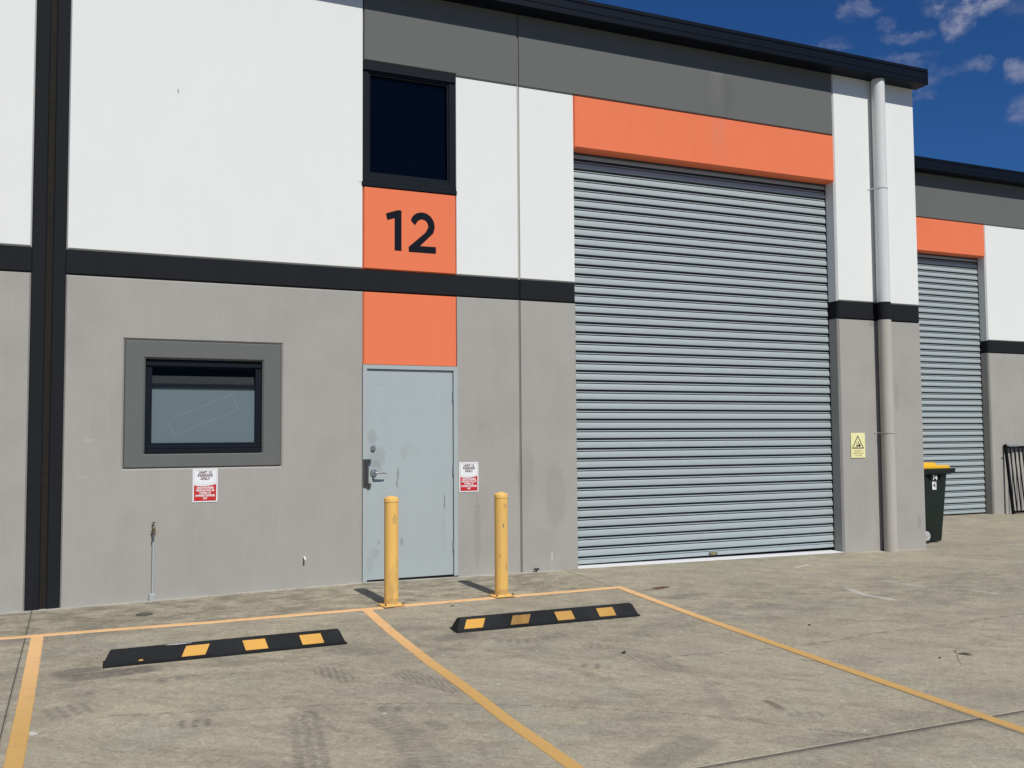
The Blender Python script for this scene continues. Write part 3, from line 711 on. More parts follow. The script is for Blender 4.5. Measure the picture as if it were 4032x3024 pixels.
parts = []
for (a, b_) in zip(tr[:-1], tr[1:]):
    d = Vector((b_[0] - a[0], b_[1] - a[1])).normalized(); n_ = Vector((-d.y, d.x)) * .0011
    parts.append(poly_y([(a[0] - n_.x, a[1] - n_.y), (b_[0] - n_.x, b_[1] - n_.y), (b_[0] + n_.x, b_[1] + n_.y), (a[0] + n_.x, a[1] + n_.y)], .0812, .0006))
child('sticker_outline', recalc(join('sticker_outline', parts)), TRC, fp)

# entry door
dr = empty('door', (.49, 0, 0), bld)
DZ = .026
fr = []
for (x0, x1, z0, z1) in ((-.002, .040, DZ - .02, 2.146), (.946, .988, DZ - .02, 2.146), (.040, .946, 2.106, 2.146)): fr.append(box(x0, x1, -.004, .12, z0, z1))
dfm = recalc(join('door_frame', fr)); child('door_frame', dfm, DOORP, dr)
child('leaf', bevbox('leaf', .044, .942, .016, .055, DZ + .014, 2.102, .002, 1), DOORP, dr)
child('threshold', mesh('threshold', *box(.0, .986, .03, .14, -.1, DZ - .004)), DARKIN, dr)
child('door_seal', mesh('door_seal', *box(-.004, .992, -.006, .013, DZ - .016, DZ + .004)), SEALB, dr)
for zc in (1.854, 1.095, .337): child('hinge', auto_smooth(recalc(mesh('hinge', *tube([(.9445, .004, zc - .055), (.9445, .004, zc + .055)], .0085, 12)))), STEEL, dr)
child('deadbolt', auto_smooth(recalc(join('deadbolt', [disc_y(.104, -.004, .016, 1.325, .024, 32, .031), disc_y(.104, -.010, -.004, 1.325, .016, 24, .021)]))), STEEL, dr)
child('lever_handle', auto_smooth(recalc(join('lever_handle', [disc_y(.112, .002, .016, 1.082, .034, 32, .038), disc_y(.112, -.045, .002, 1.082, .012, 20),
      tube([(.112, -.050, 1.082), (.135, -.052, 1.082), (.190, -.050, 1.079), (.222, -.046, 1.076)], [.012, .0095, .008, .007], 14)]))), STEEL, dr)
child('latch_guard', recalc(join('latch_guard', [slab(.0, .057, .942, 1.217, -.012, .008, .006, .006, 0, 0), slab(.057, .082, 1.178, 1.217, -.009, .006, 0, .002, 0, 0), slab(.057, .082, .942, .981, -.009, .006, 0, .002, 0, 0), slab(.024, .040, .942, 1.217, -.018, .007, .004, .004, 0, 0)])), BRONZE, dr)
for zc in (1.204, .954): child('bolt_head', auto_smooth(recalc(mesh('bolt_head', *disc_y(.072, -.015, -.009, zc, .004, 12, .006)))), STEEL, dr)

# roller doors -------------------------------------------------------------
PITCHS = .1075
SP = [(0, -.014), (.0008, .005), (.004, .0115), (.010, .0125), (.0135, .009), (.0140, -.006), (.0215, -.006), (.0220, .009), (.0265, .0135), (.036, .0175), (.052, .0205), (.068, .022), (.081, .022), (.0850, .0205), (.0858, .006), (.0862, -.014), (.1075, -.014)]
def slat_mesh(x0, x1):
    vs = [(x0, -o, -z) for z, o in SP] + [(x1, -o, -z) for z, o in SP]; n = len(SP)
    vs += [(x0, .020, 0), (x0, .020, -PITCHS), (x1, .020, 0), (x1, .020, -PITCHS)]
    fs = [(i, i + n, i + n + 1, i + 1) for i in range(n - 1)] + [tuple(range(n)) + (2 * n + 1, 2 * n), tuple(range(2 * n - 1, n - 1, -1)) + (2 * n + 2, 2 * n + 3)]
    me = recalc(mesh('slat', vs, fs)); me.materials.append(SLAT); me.materials.append(SLOTSHADE_HDR)
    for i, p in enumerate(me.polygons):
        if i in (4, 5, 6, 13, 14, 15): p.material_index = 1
    for i, p in enumerate(me.polygons): p.use_smooth = len(p.vertices) == 4
    bm = bmesh.new(); bm.from_mesh(me)
    for e in bm.edges:
        if len(e.link_faces) == 2 and e.calc_face_angle(0) > math.radians(32): e.smooth = False
    bm.to_mesh(me); bm.free(); return me
def roller(parent, x0, x1, yf, ztop, zbot, label=None):
    rd = empty('roller_door', (x0, yf, 0), parent)
    yc = yf + .185
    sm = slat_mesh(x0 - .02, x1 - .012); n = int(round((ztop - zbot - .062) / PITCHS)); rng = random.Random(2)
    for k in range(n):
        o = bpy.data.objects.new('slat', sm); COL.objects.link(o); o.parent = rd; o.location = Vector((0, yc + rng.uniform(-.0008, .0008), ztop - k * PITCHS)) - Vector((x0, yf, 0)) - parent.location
    zb = ztop - n * PITCHS
    # bottom rail
    bp = [(0, .003), (.0015, .009), (.005, .0125), (.010, .0125), (.0135, .009), (.0145, .003), (.020, .004), (.022, .016), (.030, .019), (.058, .020), (.062, .014), (.062, .0)]
    v = [(x0 - .02, yc - o, zb - z) for z, o in bp] + [(x1 - .012, yc - o, zb - z) for z, o in bp]; m_ = len(bp)
    child('bottom_rail', recalc(mesh('bottom_rail', v, [(i, i + m_, i + m_ + 1, i + 1) for i in range(m_ - 1)] + [tuple(range(m_)), tuple(range(2 * m_ - 1, m_ - 1, -1))])), SLAT, rd)
    child('rubber_seal', mesh('rubber_seal', *box(x0, x1 - .01, yc - .012, yc + .01, zb - .067, zb - .0615)), RUBBER, rd)
    # dark steel header flashing and side guides
    child('header', recalc(join('header', [box(x0 - .02, x1 + .03, yc + .022, yc + .05, ztop - .3, OB + .20), box(x0 - .02, x1 + .03, yc - .030, yc - .012, OB - .022, OB + .004)])), SLOTSHADE_HDR, rd)
    child('guide', recalc(join('guide', [box(x1 - .006, x1 + .02, yc - .020, yc + .045, -.05, OB + .05), box(x1 - .03, x1 - .008, yc + .018, yc + .045, -.05, ztop)])), FRAMEB, rd)
    child('guide', recalc(join('guide', [box(x0 - .03, x0 + .0, yc - .040, yc + .045, -.05, OB + .05)])), FRAMEB, rd)
    child('shadow_board', mesh('shadow_board', *box(x0 - .05, x1 + .06, yc + .06, yc + .08, -.1, OB + .3)), DARKIN, rd)
    return rd, zb, yc
rd, zb, yc = roller(bld, 2.369, 6.045, 0.0, 4.395 + 2 * PITCHS, .033)
stk = child('maker_sticker', mesh('maker_sticker', *box(4.165, 4.282, yc - .0215, yc - .0203, zb - .058, zb - .026)), SIGNBLK, rd)
rngs = random.Random(4)
child('sticker_print', recalc(join('sticker_print', [poly_y([(4.176 + a, zb - .045 + b_), (4.176 + a + c_, zb - .045 + b_), (4.180 + a + c_, zb - .045 + b_ + .006), (4.180 + a, zb - .045 + b_ + .006)], yc - .0223, .0008) for a, b_, c_ in ((0, .006, .038), (.044, .004, .03), (.02, -.005, .055), (.08, -.005, .014), (.066, .010, .02))])), STICK, rd)
child('weather_sill', mesh('weather_sill', *(lambda v: v)(([(2.371, -.006, gz(2.4, 0) - .02), (6.030, -.006, gz(6, 0) - .02), (6.030, .26, gz(6, 0) - .02), (2.371, .26, gz(2.4, 0) - .02),
      (2.371, -.002, gz(2.4, 0) + .003), (6.030, -.002, gz(6, 0) + .003), (6.030, .26, gz(6, 0) + .008), (2.371, .26, gz(2.4, 0) + .008)], [(0, 3, 2, 1), (4, 5, 6, 7), (0, 1, 5, 4), (1, 2, 6, 5), (2, 3, 7, 6), (3, 0, 4, 7)]))), SILLW, bld)

# small pipe stub at wall foot, pipe knob, tap
st = empty('pipe_stub', (1.850, -.03, 0)); tag(st, 'small black pipe stub on the concrete at the wall foot, right of the panel joint', 'pipe')
g_ = gz(1.85, -.03)
child('pipe', auto_smooth(recalc(join('pipe', [tube([(1.850, -.035, g_ - .01), (1.850, -.035, g_ + .028)], .008, 12), tube([(1.822, -.035, g_ + .030), (1.878, -.035, g_ + .030)], [.011, .011], 12)]))), DEBR, st)
kb = link('overflow_nozzle', auto_smooth(recalc(mesh('overflow_nozzle', *tube([(-.570, .0, .300), (-.570, -.030, .300), (-.570, -.046, .292), (-.570, -.050, .278)], [.009, .009, .009, .007], 12)))), WHITEPVC)
tag(kb, 'small white nozzle poking out low on the grey wall left of the door', 'pipe')

tap = empty('garden_tap', (-1.915, -.028, 0)); tag(tap, 'brass tap on a thin grey standpipe against the lower wall, below the window', 'tap')
tz = gz(-1.9, 0)
child('riser_pipe', auto_smooth(recalc(mesh('riser_pipe', *tube([(-1.917, -.026, tz), (-1.914, -.026, .592)], .0095, 14)))), PVCG, tap)
child('base_block', bevbox('base_block', -1.944, -1.894, -.050, -.002, tz - .02, tz + .062, .006), PVCG, tap)
child('tap_body', auto_smooth(recalc(join('tap_body', [lathe(-1.914, -.030, [(.012, .585), (.016, .590), (.017, .600), (.013, .604), (.0135, .630), (.016, .636), (.010, .646), (.006, .662)], 20),
      tube([(-1.914, -.030, .615), (-1.914, -.070, .618), (-1.914, -.085, .606), (-1.914, -.088, .585)], [.010, .009, .010, .011], 14), tube([(-1.936, -.028, .612), (-1.892, -.028, .612)], .006, 10)]))), BRASS, tap)
child('tap_handle', auto_smooth(recalc(join('tap_handle', [lathe(-1.914, -.030, [(.005, .660), (.005, .680), (.014, .683), (.014, .689), (.004, .691)], 16)]))), BRASS, tap)

# drain cover set in the ground
dcz = gz(-2.01, -.575)
dc = link('drain_cover', auto_smooth(recalc(mesh('drain_cover', *lathe(-2.01, -.575, [(.066, dcz - .02), (.066, dcz + .004), (.060, dcz + .006), (.058, dcz + .003), (.002, dcz + .003)], 32)))), simple('drain_lid_grey', (.085, .082, .072), .7))
tag(dc, 'round grey drain cover set in the concrete near the tap', 'drain cover')

# ------------------------------------------------------------------ signs
def parking_sign(x0, x1, z0, z1, label, grp):
    s_ = empty('parking_sign', ((x0 + x1) / 2, -.002, z0)); tag(s_, label, 'sign', grp)
    xm = (x0 + x1) / 2; W_ = x1 - x0; H_ = z1 - z0; m_ = W_ * .055
    child('board', bevbox('board', x0, x1, -.0055, -.0015, z0, z1, .0008, 1), WHITEPVC, s_)
    a, b_, c_, d_ = x0 + m_, x1 - m_, z0 + m_, z1 - m_
    n = 14; top = [(a + (b_ - a) * k / n, z0 + H_ * (.525 - .045 * math.sin(math.pi * (k / n) ** .9))) for k in range(n + 1)]
    top = [(p, q + H_ * .015 * ((p - xm) / W_ * 2)) for p, q in top]
    red = [(a, c_), (b_, c_)] + top[::-1]
    child('red_field', recalc(mesh('red_field', *poly_y(red, -.0063, .0006))), SIGNRED, s_)
    lw_ = .0012
    child('border', recalc(join('border', [poly_y([(a, c_), (b_, c_), (b_, c_ + lw_), (a, c_ + lw_)], -.0064, .0006), poly_y([(a, d_ - lw_), (b_, d_ - lw_), (b_, d_), (a, d_)], -.0064, .0006),
        poly_y([(a, c_), (a + lw_, c_), (a + lw_, d_), (a, d_)], -.00645, .0006), poly_y([(b_ - lw_, c_), (b_, c_), (b_, d_), (b_ - lw_, d_)], -.00645, .0006)])), SIGNTXT, s_)
    cr_ = []
    for off in (.035, .055):
        for k in range(n):
            (p, q), (p2, q2) = top[k], top[k + 1]; cr_.append(poly_y([(p, q + H_ * off), (p2, q2 + H_ * off), (p2, q2 + H_ * off + .0009), (p, q + H_ * off + .0009)], -.0062, .0004))
    child('curved_rule', recalc(join('curved_rule', cr_)), simple('pale_grey_print', (.55, .56, .56), .6), s_)
    for txt, zz in (('UNIT 12', .855), ('PARKING', .765), ('ONLY', .670)):
        child('lettering', text_mesh(txt, H_ * .102, xm, -.0062, z0 + H_ * zz, wid=.92, bold=.0016, ext=.0003, space=1.12), SIGNTXT, s_)
    for txt, zz in (('UNAUTHORISED', .405), ('VEHICLES WILL BE', .328), ('TOWED AT', .250), ("OWNER'S EXPENSE", .172), ('24/7', .092)):
        child('lettering', text_mesh(txt, H_ * .080, xm, -.0070, z0 + H_ * zz, wid=.80, bold=.0012, ext=.0003, space=1.02), PRINTW, s_)
parking_sign(-1.585, -1.366, .850, 1.154, 'red and white unit 12 parking only sign on the wall just below the window', 'unit parking signs')
parking_sign(1.003, 1.213, .867, 1.170, 'red and white unit 12 parking only sign on the wall right of the pale door', 'unit parking signs')

fs_ = empty('forklift_sign', (6.30, -.01, 1.13)); tag(fs_, 'pale yellow forklifts warning sign with black triangle on the pier', 'sign')
x0, x1, z0, z1 = 6.190, 6.420, 1.136, 1.446
child('board', bevbox('board', x0, x1, -.009, -.004, z0, z1, .0018, 2), SIGNYEL, fs_)
def tri_ring(cx, b_, h, wd_, t_):
    o = [(cx - wd_ / 2, b_), (cx + wd_ / 2, b_), (cx, b_ + h)]; c = (cx, b_ + h / 3); k = 1 - t_
    i_ = [(c[0] + (p[0] - c[0]) * k, c[1] + (p[1] - c[1]) * k) for p in o]
    return [poly_y([o[j], o[(j + 1) % 3], i_[(j + 1) % 3], i_[j]], -.0098, .0007) for j in range(3)]
child('warning_triangle', recalc(join('warning_triangle', tri_ring(6.302, 1.252, .166, .196, .20))), SIGNBLK, fs_)
def circ(cx, cz, r, n=12): return [(cx + r * math.cos(2 * math.pi * k / n), cz + r * math.sin(2 * math.pi * k / n)) for k in range(n)]
fk = [poly_y([(6.283, 1.280), (6.340, 1.280), (6.347, 1.290), (6.345, 1.307), (6.322, 1.308), (6.318, 1.296), (6.283, 1.296)], -.0098, .0007),
      poly_y(circ(6.291, 1.277, .0085), -.0100, .0007), poly_y(circ(6.331, 1.277, .0105), -.0100, .0007),
      poly_y([(6.276, 1.268), (6.280, 1.268), (6.280, 1.345), (6.276, 1.345)], -.0098, .0007), poly_y([(6.252, 1.266), (6.278, 1.266), (6.278, 1.270), (6.252, 1.270)], -.0098, .0007),
      poly_y([(6.306, 1.308), (6.320, 1.306), (6.318, 1.330), (6.309, 1.330)], -.0098, .0007), poly_y(circ(6.313, 1.335, .006), -.0098, .0007),
      poly_y([(6.290, 1.312), (6.307, 1.320), (6.307, 1.316), (6.292, 1.307)], -.0098, .0007)]
child('forklift_pictogram', recalc(join('forklift_pictogram', fk)), SIGNBLK, fs_)
for txt, zz in (('FORKLIFTS', 1.214), ('OPERATING IN', 1.186), ('THIS AREA', 1.158)):
    child('lettering', text_mesh(txt, .025, 6.303, -.0096, zz, wid=.98, bold=.0003, ext=.0003, space=1.05), SIGNOL, fs_)

# ------------------------------------------------------------------ bollards
def bollard(x, y, ang, hgt, label):
    g0 = gz(x, y); b_ = empty('bollard', (x, y, g0)); tag(b_, label, 'bollard', 'yellow bollards on the bay line')
    pl = bevbox('base_plate', -.096, .096, -.090, .090, .0035, .0135, .002, 1); pl.transform(Matrix.Rotation(ang, 4, 'Z')); link('base_plate', pl, YELLOW, b_)
    link('post', auto_smooth(recalc(mesh('post', *lathe(0, 0, [(.0670, .0135), (.0660, .017), (.0612, .020), (.0610, hgt - .045)], 48))), 50), YELLOW, b_)
    link('cap', auto_smooth(recalc(mesh('cap', *lathe(0, 0, [(.0615, hgt - .046), (.0645, hgt - .045), (.0645, hgt - .016), (.063, hgt - .012), (.052, hgt - .007), (.036, hgt + .0), (.018, hgt + .006), (.004, hgt + .008)], 48))), 40), YELLOW, b_)
    for sx_, sy_ in ((1, 1), (1, -1), (-1, 1), (-1, -1)):
        p = Matrix.Rotation(ang, 4, 'Z') @ Vector((sx_ * .079, sy_ * .073, 0))
        link('anchor_bolt', auto_smooth(recalc(join('anchor_bolt', [lathe(p.x, p.y, [(.0095, .0135), (.0095, .0205), (.008, .022)], 6), lathe(p.x, p.y, [(.005, .02), (.005, .034), (.003, .036)], 10)]))), BRASS, b_)
bollard(-.052, -1.117, math.radians(4), .934, 'yellow steel bollard in front of the pale door, left one of the pair')
bollard(1.004, -1.068, math.radians(2), .938, 'yellow steel bollard right of the door, with a small dark chip')

# ------------------------------------------------------------------ wheel stops
def wheel_stop(x0, x1, yf, panels, missing, label, worn=()):
    L = x1 - x0; xm = (x0 + x1) / 2
    e = empty('wheel_stop', (xm, yf + .085, 0)); tag(e, label, 'wheel stop', 'rubber wheel stops at the bay ends')
    def P(x, yy, zz): return (x, yf + yy, gz(xm + (x - xm), yf + .08) + zz)
    # cross-section corners (depth, height): lip, face, ridge, rear
    sec = [(0, -.004), (0, .012), (.012, .016), (.046, .088), (.058, .097), (.104, .097), (.116, .088), (.158, .014), (.168, .012), (.168, -.004)]
    ends = [0, 0, .012, .044, .052, .052, .044, .012, 0, 0]
    v = [P(x0 + ends[i], *s_) for i, s_ in enumerate(sec)] + [P(x1 - ends[i], *s_) for i, s_ in enumerate(sec)]; n = len(sec)
    f = [(i, n + i, n + (i + 1) % n, (i + 1) % n) for i in range(n)] + [tuple(range(n)), tuple(range(2 * n - 1, n - 1, -1))]
    me = recalc(mesh('body', v, f)); bm = bmesh.new(); bm.from_mesh(me)
    bmesh.ops.bevel(bm, geom=[ed for ed in bm.edges], offset=.0025, segments=2, affect='EDGES'); bm.to_mesh(me); bm.free()
    child('body', auto_smooth(me, 30), STOPRUB, e)
    def face(x, s_, out=0.0):          # point on sloped front face; s_ 0..1 bottom to top
        yy = .0125 + (.0455 - .0125) * s_ - out * .91; zz = .0175 + (.0875 - .0175) * s_ + out * .42
        return P(x, yy, zz)
    for (c, lean, kind) in panels:
        w_ = .078; bl, br = c - w_ - lean / 2, c + w_ - lean / 2; tl, tr_ = c - w_ + lean / 2, c + w_ + lean / 2; o_ = .0022
        v = [face(bl, .04, o_), face(br, .04, o_), face(tr_, .96, o_), face(tl, .96, o_), face(bl, .04, -.003), face(br, .04, -.003), face(tr_, .96, -.003), face(tl, .96, -.003)]
        o = child('reflective_panel', recalc(mesh('reflective_panel', v, [(0, 1, 2, 3), (7, 6, 5, 4), (0, 4, 5, 1), (1, 5, 6, 2), (2, 6, 7, 3), (3, 7, 4, 0)])), REFLY if kind == 0 else (REFLM if kind == 2 else REFLW), e)
        if kind == 1: o['label'] = 'dirty, worn reflective panel'
        # raised rubber rims beside the panel
        for a, b2, s0 in ((bl, tl, -1), (br, tr_, 1)):
            v = [face(a, .0, .0035), face(a + s0 * .006, .0, .0035), face(b2 + s0 * .006, 1, .0035), face(b2, 1, .0035), face(a, 0, -.002), face(a + s0 * .006, 0, -.002), face(b2 + s0 * .006, 1, -.002), face(b2, 1, -.002)]
            child('rim', recalc(mesh('rim', v, [(0, 1, 2, 3), (7, 6, 5, 4), (0, 4, 5, 1), (1, 5, 6, 2), (2, 6, 7, 3), (3, 7, 4, 0)])), STOPRUB, e)
    for c, lean in missing:
        for a in (c - .078, c + .078):
            v = [face(a - lean / 2, .0, .0035), face(a - lean / 2 + .005, .0, .0035), face(a + lean / 2 + .005, 1, .0035), face(a + lean / 2, 1, .0035), face(a - lean / 2, 0, -.002), face(a - lean / 2 + .005, 0, -.002), face(a + lean / 2 + .005, 1, -.002), face(a + lean / 2, 1, -.002)]
            child('rim', recalc(mesh('rim', v, [(0, 1, 2, 3), (7, 6, 5, 4), (0, 4, 5, 1), (1, 5, 6, 2), (2, 6, 7, 3), (3, 7, 4, 0)])), STOPRUB, e)
        q = [face(c + .03, .04, .001), face(c + .055, .03, .001), face(c + .060, .13, .001), face(c + .045, .2, .001), face(c + .028, .12, .001)]
        child('yellow_remnant', mesh('yellow_remnant', q, [(0, 1, 2, 3, 4)]), REFLM, e)
    for k in (-.68, 0, .68):
        hx, hy = xm + k, .081
        c0 = P(hx, hy, .0965); vv, ff = lathe(c0[0], c0[1], [(.016, c0[2] - .003), (.016, c0[2] + .0015), (.010, c0[2] + .0020), (.009, c0[2] + .001), (.002, c0[2] + .001)], 20)
        child('fixing_bolt', auto_smooth(recalc(mesh('fixing_bolt', vv, ff))), simple('rusty_bolt', (.06, .03, .018), .7), e)
    return e, P
REFLM = paint_wall('faded_yellow_panel', (.50, .27, .055), .18, .02, rough=.5, stip=.0012)
LN = .034
e1, P1 = wheel_stop(-2.357, -.712, -2.196, [(-1.768, LN, 0), (-1.366, -.022, 0), (-.968, -.022, 0)], [(-2.165, LN)], 'black rubber wheel stop missing its leftmost yellow panel, left parking bay')
e2, P2 = wheel_stop(.139, 1.780, -2.196, [(.300, LN, 0), (.692, LN, 1), (1.084, -.022, 2), (1.468, -.022, 2)], [], 'black rubber wheel stop with four yellow panels, one dirty, right parking bay')
# scraped white paint on the left stop
spl = []
rng = random.Random(9)
for k in range(7):
    x = -1.93 + k * .018 + rng.uniform(-.006, .006); yy = .045 + rng.uniform(0, .02); c0 = P1(x, yy + .012, .0985)
    spl.append(([(c0[0] - .035, c0[1] - .006, c0[2]), (c0[0] + .032, c0[1] + .003, c0[2]), (c0[0] + .026, c0[1] + .014, c0[2]), (c0[0] - .020, c0[1] + .006, c0[2])], [(0, 1, 2, 3)]))
child('white_scrape', join('white_scrape', spl), PRINTW, e1)

# ------------------------------------------------------------------ litter
g_ = gz(3.2, -4.1)
lf = empty('dry_twig', (3.2, -4.15, g_)); tag(lf, 'thin dry twig with one curled leaf lying on the right-hand concrete', 'twig')
child('stem', recalc(mesh('stem', *tube([(3.285, -4.05, g_ + .012), (3.25, -4.10, g_ + .004), (3.12, -4.23, gz(3.1, -4.23) + .004), (3.03, -4.335, gz(3.03, -4.335) + .003)], [.0008, .0012, .0012, .0007], 6))), LEAFM, lf)
child('leaf', mesh('leaf', [(3.26, -4.09, g_ + .006), (3.30, -4.10, g_ + .014), (3.33, -4.14, g_ + .016), (3.325, -4.18, g_ + .006), (3.29, -4.14, g_ + .020), (3.30, -4.02, g_ + .010), (3.285, -4.06, g_ + .018)], [(0, 1, 4), (1, 2, 4), (2, 3, 4), (0, 4, 3), (0, 5, 6)]), LEAFM, lf)
def bit(x, y, a, b_, h, rot, label, m_=DEBR, cat='litter'):
    z = gz(x, y); me = bevbox('scrap', -a, a, -b_, b_, 0, h, min(h, b_) * .4, 2)
    for v in me.vertices: v.co.x *= 1 + .25 * math.sin(v.co.y * 200); v.co.y += .25 * a * math.sin(v.co.x / a * 2)
    o = link('scrap', me, m_); o.location = (x, y, z + .0005); o.rotation_euler = (0, 0, rot); tag(o, label, cat)
bit(1.048, -3.164, .024, .008, .012, .4, 'small black scrap lying in the right-hand parking bay')
bit(2.890, -2.979, .014, .006, .008, -.2, 'small dark chip on the concrete beyond the right bay line')
bit(3.059, -4.120, .020, .005, .005, .1, 'thin dark splinter on the concrete left of the dry twig')
bit(.437, -1.31, .020, .005, .006, .2, 'thin dark scrap on the concrete between the two bollards')

# ------------------------------------------------------------------ wheelie bin
bz = -.042
bn = empty('wheelie_bin', (8.0, .65, bz)); tag(bn, 'dark green wheelie bin with yellow lid behind the pier, numbered 74', 'bin')
def loft(rings):
    vs, fs = [], []; n = len(rings[0])
    for r_ in rings: vs += r_
    for i in range(len(rings) - 1):
        for k in range(n): a = i * n + k; b_ = i * n + (k + 1) % n; fs.append((a, b_, b_ + n, a + n))
    fs.append(tuple(range(n - 1, -1, -1))); fs.append(tuple((len(rings) - 1) * n + k for k in range(n))); return vs, fs
def rrect(x0, x1, y0, y1, z, r=.03, n=4):
    o = []
    for (cx, cy__, a0) in ((x1 - r, y0 + r, -90), (x1 - r, y1 - r, 0), (x0 + r, y1 - r, 90), (x0 + r, y0 + r, 180)):
        for k in range(n + 1): a = math.radians(a0 + 90 * k / n); o.append((cx + r * math.cos(a), cy__ + r * math.sin(a), z))
    return o
BY0, BY1 = .425, .955
child('body', auto_smooth(recalc(mesh('body', *loft([rrect(7.80, 8.205, BY0 + .045, BY1 - .045, bz + .015), rrect(7.79, 8.215, BY0 + .04, BY1 - .04, bz + .03), rrect(7.765, 8.265, BY0 + .016, BY1 - .016, bz + .55), rrect(7.745, 8.300, BY0, BY1, bz + .935)]))), 40), BINGREEN, bn)
child('rim', auto_smooth(recalc(mesh('rim', *loft([rrect(7.70, 8.335, BY0 - .035, BY1 + .035, bz + .925), rrect(7.69, 8.41, BY0 - .045, BY1 + .045, bz + .945), rrect(7.69, 8.425, BY0 - .045, BY1 + .045, bz + .995), rrect(7.70, 8.40, BY0 - .035, BY1 + .035, bz + 1.002)]))), 40), BINGREEN, bn)
child('comb_lip', bevbox('comb_lip', 8.30, 8.345, BY0 + .06, BY1 - .06, bz + .865, bz + .93, .01), BINGREEN, bn)
for xx in (7.960, 8.140): child('rib', bevbox('rib', xx, xx + .012, BY0 - .026, BY0 + .01, bz + .85, bz + .93, .004), BINGREEN, bn)
ld = child('lid', auto_smooth(recalc(mesh('lid', *loft([rrect(7.68, 8.350, BY0 - .02, BY1 + .02, bz + 1.003), rrect(7.68, 8.345, BY0 - .02, BY1 + .02, bz + 1.030), rrect(7.70, 8.32, BY0 - .0, BY1 + .0, bz + 1.045)]))), 40), BINYEL, bn)
child('lid_hump', auto_smooth(recalc(mesh('lid_hump', *loft([rrect(7.66, 8.12, BY0 - .005, BY1 + .005, bz + 1.040), rrect(7.68, 8.10, BY0 + .01, BY1 - .01, bz + 1.082)]))), 40), BINYEL, ld)
child('handle', auto_smooth(recalc(mesh('handle', *tube([(7.64, BY0 + .02, bz + .98), (7.64, BY1 - .02, bz + .98)], .016, 12)))), BINGREEN, bn)
for yy0 in (BY0 - .02, BY1 - .03):
    wh = child('wheel', auto_smooth(recalc(mesh('wheel', *disc_y(7.860, yy0, yy0 + .05, bz + .100, .100, 32))), 40), RUBBER, bn)
    child('hub', auto_smooth(recalc(join('hub', [disc_y(7.860, yy0 - .010, yy0 - .001, bz + .100, .058, 28, .066), disc_y(7.860, yy0 - .016, yy0 - .0105, bz + .100, .018, 20, .022)])), 40), WHEELW, wh)
child('lettering', text_mesh('74', .096, 8.058, BY0 - .006, bz + .846, wid=.92, bold=.0022, ext=.0005), PRINTW, bn)
stx = child('sticker', recalc(mesh('sticker', *poly_y([(8.015, bz + .715), (8.090, bz + .715), (8.090, bz + .822), (8.013, bz + .822)], BY0 + .0025, .001))), PRINTW, bn)
for s_ in (stx,): s_.location.y += .0
child('sticker_mark', recalc(join('sticker_mark', [poly_y([(8.020, bz + .762), (8.026, bz + .758), (8.072, bz + .815), (8.064, bz + .818)], BY0 + .0012, .001), poly_y([(8.030, bz + .765), (8.075, bz + .778), (8.075, bz + .788), (8.035, bz + .776)], BY0 + .0006, .001), poly_y([(8.050, bz + .765), (8.062, bz + .742), (8.070, bz + .744), (8.064, bz + .790), (8.052, bz + .786)], BY0 + .0, .001)])), SIGNBLK, bn)

# ------------------------------------------------------------------ building two (set back)
YB = 2.93
b2 = empty('warehouse_building', (0, 0, 0)); tag(b2, 'matching warehouse unit set back behind the pier, with its own roller door', 'building')
JX = 12.215
panel(WHITE, 7.425, 8.53, BT, GB, b2, YB, crr=C, cb=CB); panel(BLACKP, 7.425, 8.53, BB, BT, b2, YB + .004, ct=CT, cb=CB); panel(LOWGREY, 7.425, 8.53, Z0, BB, b2, YB, crr=C, ct=CT)
panel(WHITE, JX, 30, BT, GB, b2, YB, cl=.018, cb=CB, ct=CT); panel(BLACKP, JX, 30, BB, BT, b2, YB + .004, cl=.018, ct=CT, cb=CB); panel(LOWGREY, JX, 30, Z0, BB, b2, YB, cl=.018, ct=CT)
panel(MIDGREY, 7.425, 30, GB, TOP, b2, YB, cb=CB)
panel(ORANGE, 8.53, JX, OB, GB, b2, YB - .001, cl=C, crr=C, ct=CT, cb=CB)
child('wall_panel', mesh('wall_panel', *box(29.8, 30, YB + .19, 15, Z0, TOP)), WHITE, b2)
child('wall_panel', mesh('wall_panel', *box(7.43, 29.8, 14.8, 15, Z0, TOP)), WHITE, b2)
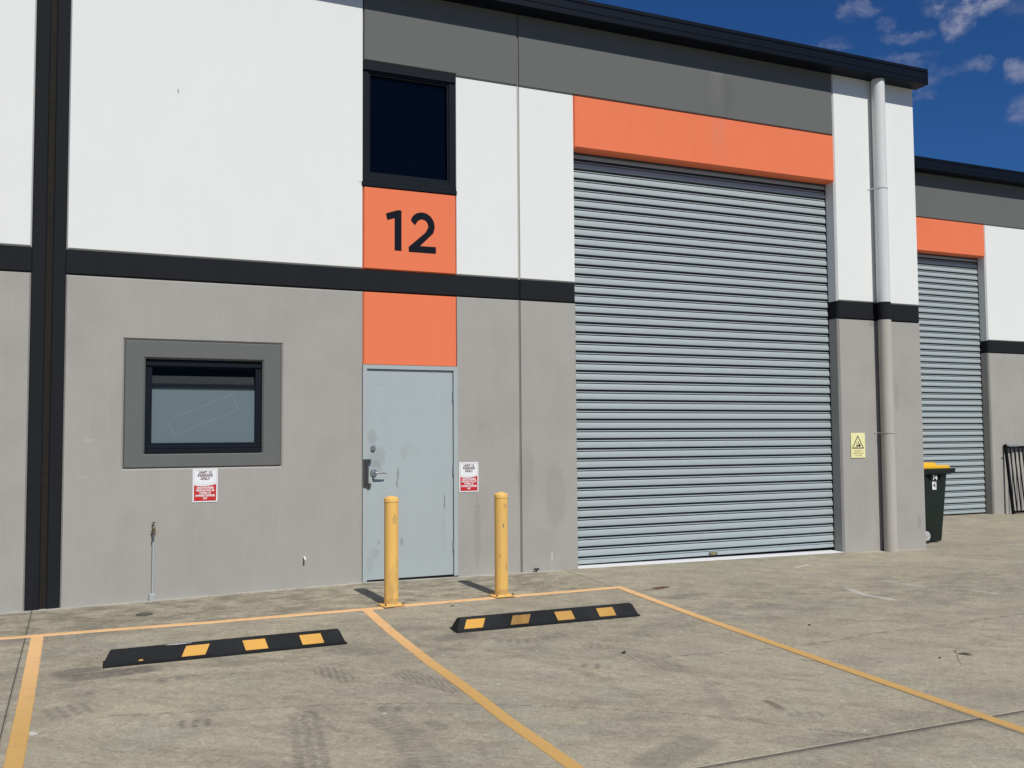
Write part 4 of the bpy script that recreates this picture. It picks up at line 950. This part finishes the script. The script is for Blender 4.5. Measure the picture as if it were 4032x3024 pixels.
child('roof', mesh('roof', [(7.43, YB + .02, 6.10), (30, YB + .02, 6.10), (30, 15.1, 6.75), (7.43, 15.1, 6.75), (7.43, YB + .02, 6.02), (30, YB + .02, 6.02), (30, 15.1, 6.6), (7.43, 15.1, 6.6)],
      [(0, 1, 2, 3), (7, 6, 5, 4), (0, 4, 5, 1), (1, 5, 6, 2), (2, 6, 7, 3), (3, 7, 4, 0)]), ROOFM, b2)
gutter(b2, 7.43, 30, YB)
roller(b2, 8.53, JX, YB, 4.395 + 2 * PITCHS, .033)

# ------------------------------------------------------------------ gate panel leaning on building two
gt = empty('gate_panel', (13.0, 2.8, 0)); tag(gt, 'black metal gate panel leaning against the grey wall at the far right', 'gate')
GXL, GXR = 12.505, 14.9; tilt0, tilt1 = 2.775, 2.885; gzb, gzt = .012, 1.21
def gp(x, z, dy=0):
    t_ = (z - gzb) / (gzt - gzb); return (x, tilt0 + (tilt1 - tilt0) * t_ + dy, z)
def bar(name, xa, za, xb, zb_, hw, hd):
    a, b_ = gp(xa, za), gp(xb, zb_); v = []
    if abs(xa - xb) < 1e-6:
        for (p) in (a, b_):
            for sx_, sy_ in ((-1, -1), (1, -1), (1, 1), (-1, 1)): v.append((p[0] + sx_ * hw, p[1] + sy_ * hd, p[2]))
    else:
        for (p) in (a, b_):
            for sz_, sy_ in ((-1, -1), (1, -1), (1, 1), (-1, 1)): v.append((p[0], p[1] + sy_ * hd, p[2] + sz_ * hw))
    child(name, recalc(mesh(name, v, [(0, 1, 2, 3), (4, 5, 6, 7), (0, 1, 5, 4), (1, 2, 6, 5), (2, 3, 7, 6), (3, 0, 4, 7)])), GATEB, gt)
bar('stile', GXL, gzb, GXL, gzt + .03, .020, .020); bar('stile', GXR, gzb, GXR, gzt + .03, .020, .020)
bar('rail', GXL + .021, gzt - .025, GXR - .021, gzt - .025, .021, .015); bar('rail', GXL + .021, gzb + .035, GXR - .021, gzb + .035, .021, .015)
x = GXL + .105
while x < GXR - .05:
    bar('bar', x, gzb + .057, x, gzt - .047, .0085, .0085); x += .105
child('latch', bevbox('latch', GXL + .022, GXL + .24, tilt1 - .060, tilt1 - .030, gzt - .018, gzt + .004, .004), STEEL, gt)
child('hinge_pin', auto_smooth(recalc(mesh('hinge_pin', *tube([(GXL - .06, tilt1 - .03, gzt - .135), (GXL - .021, tilt1 - .03, gzt - .135)], .010, 10)))), GATEB, gt)
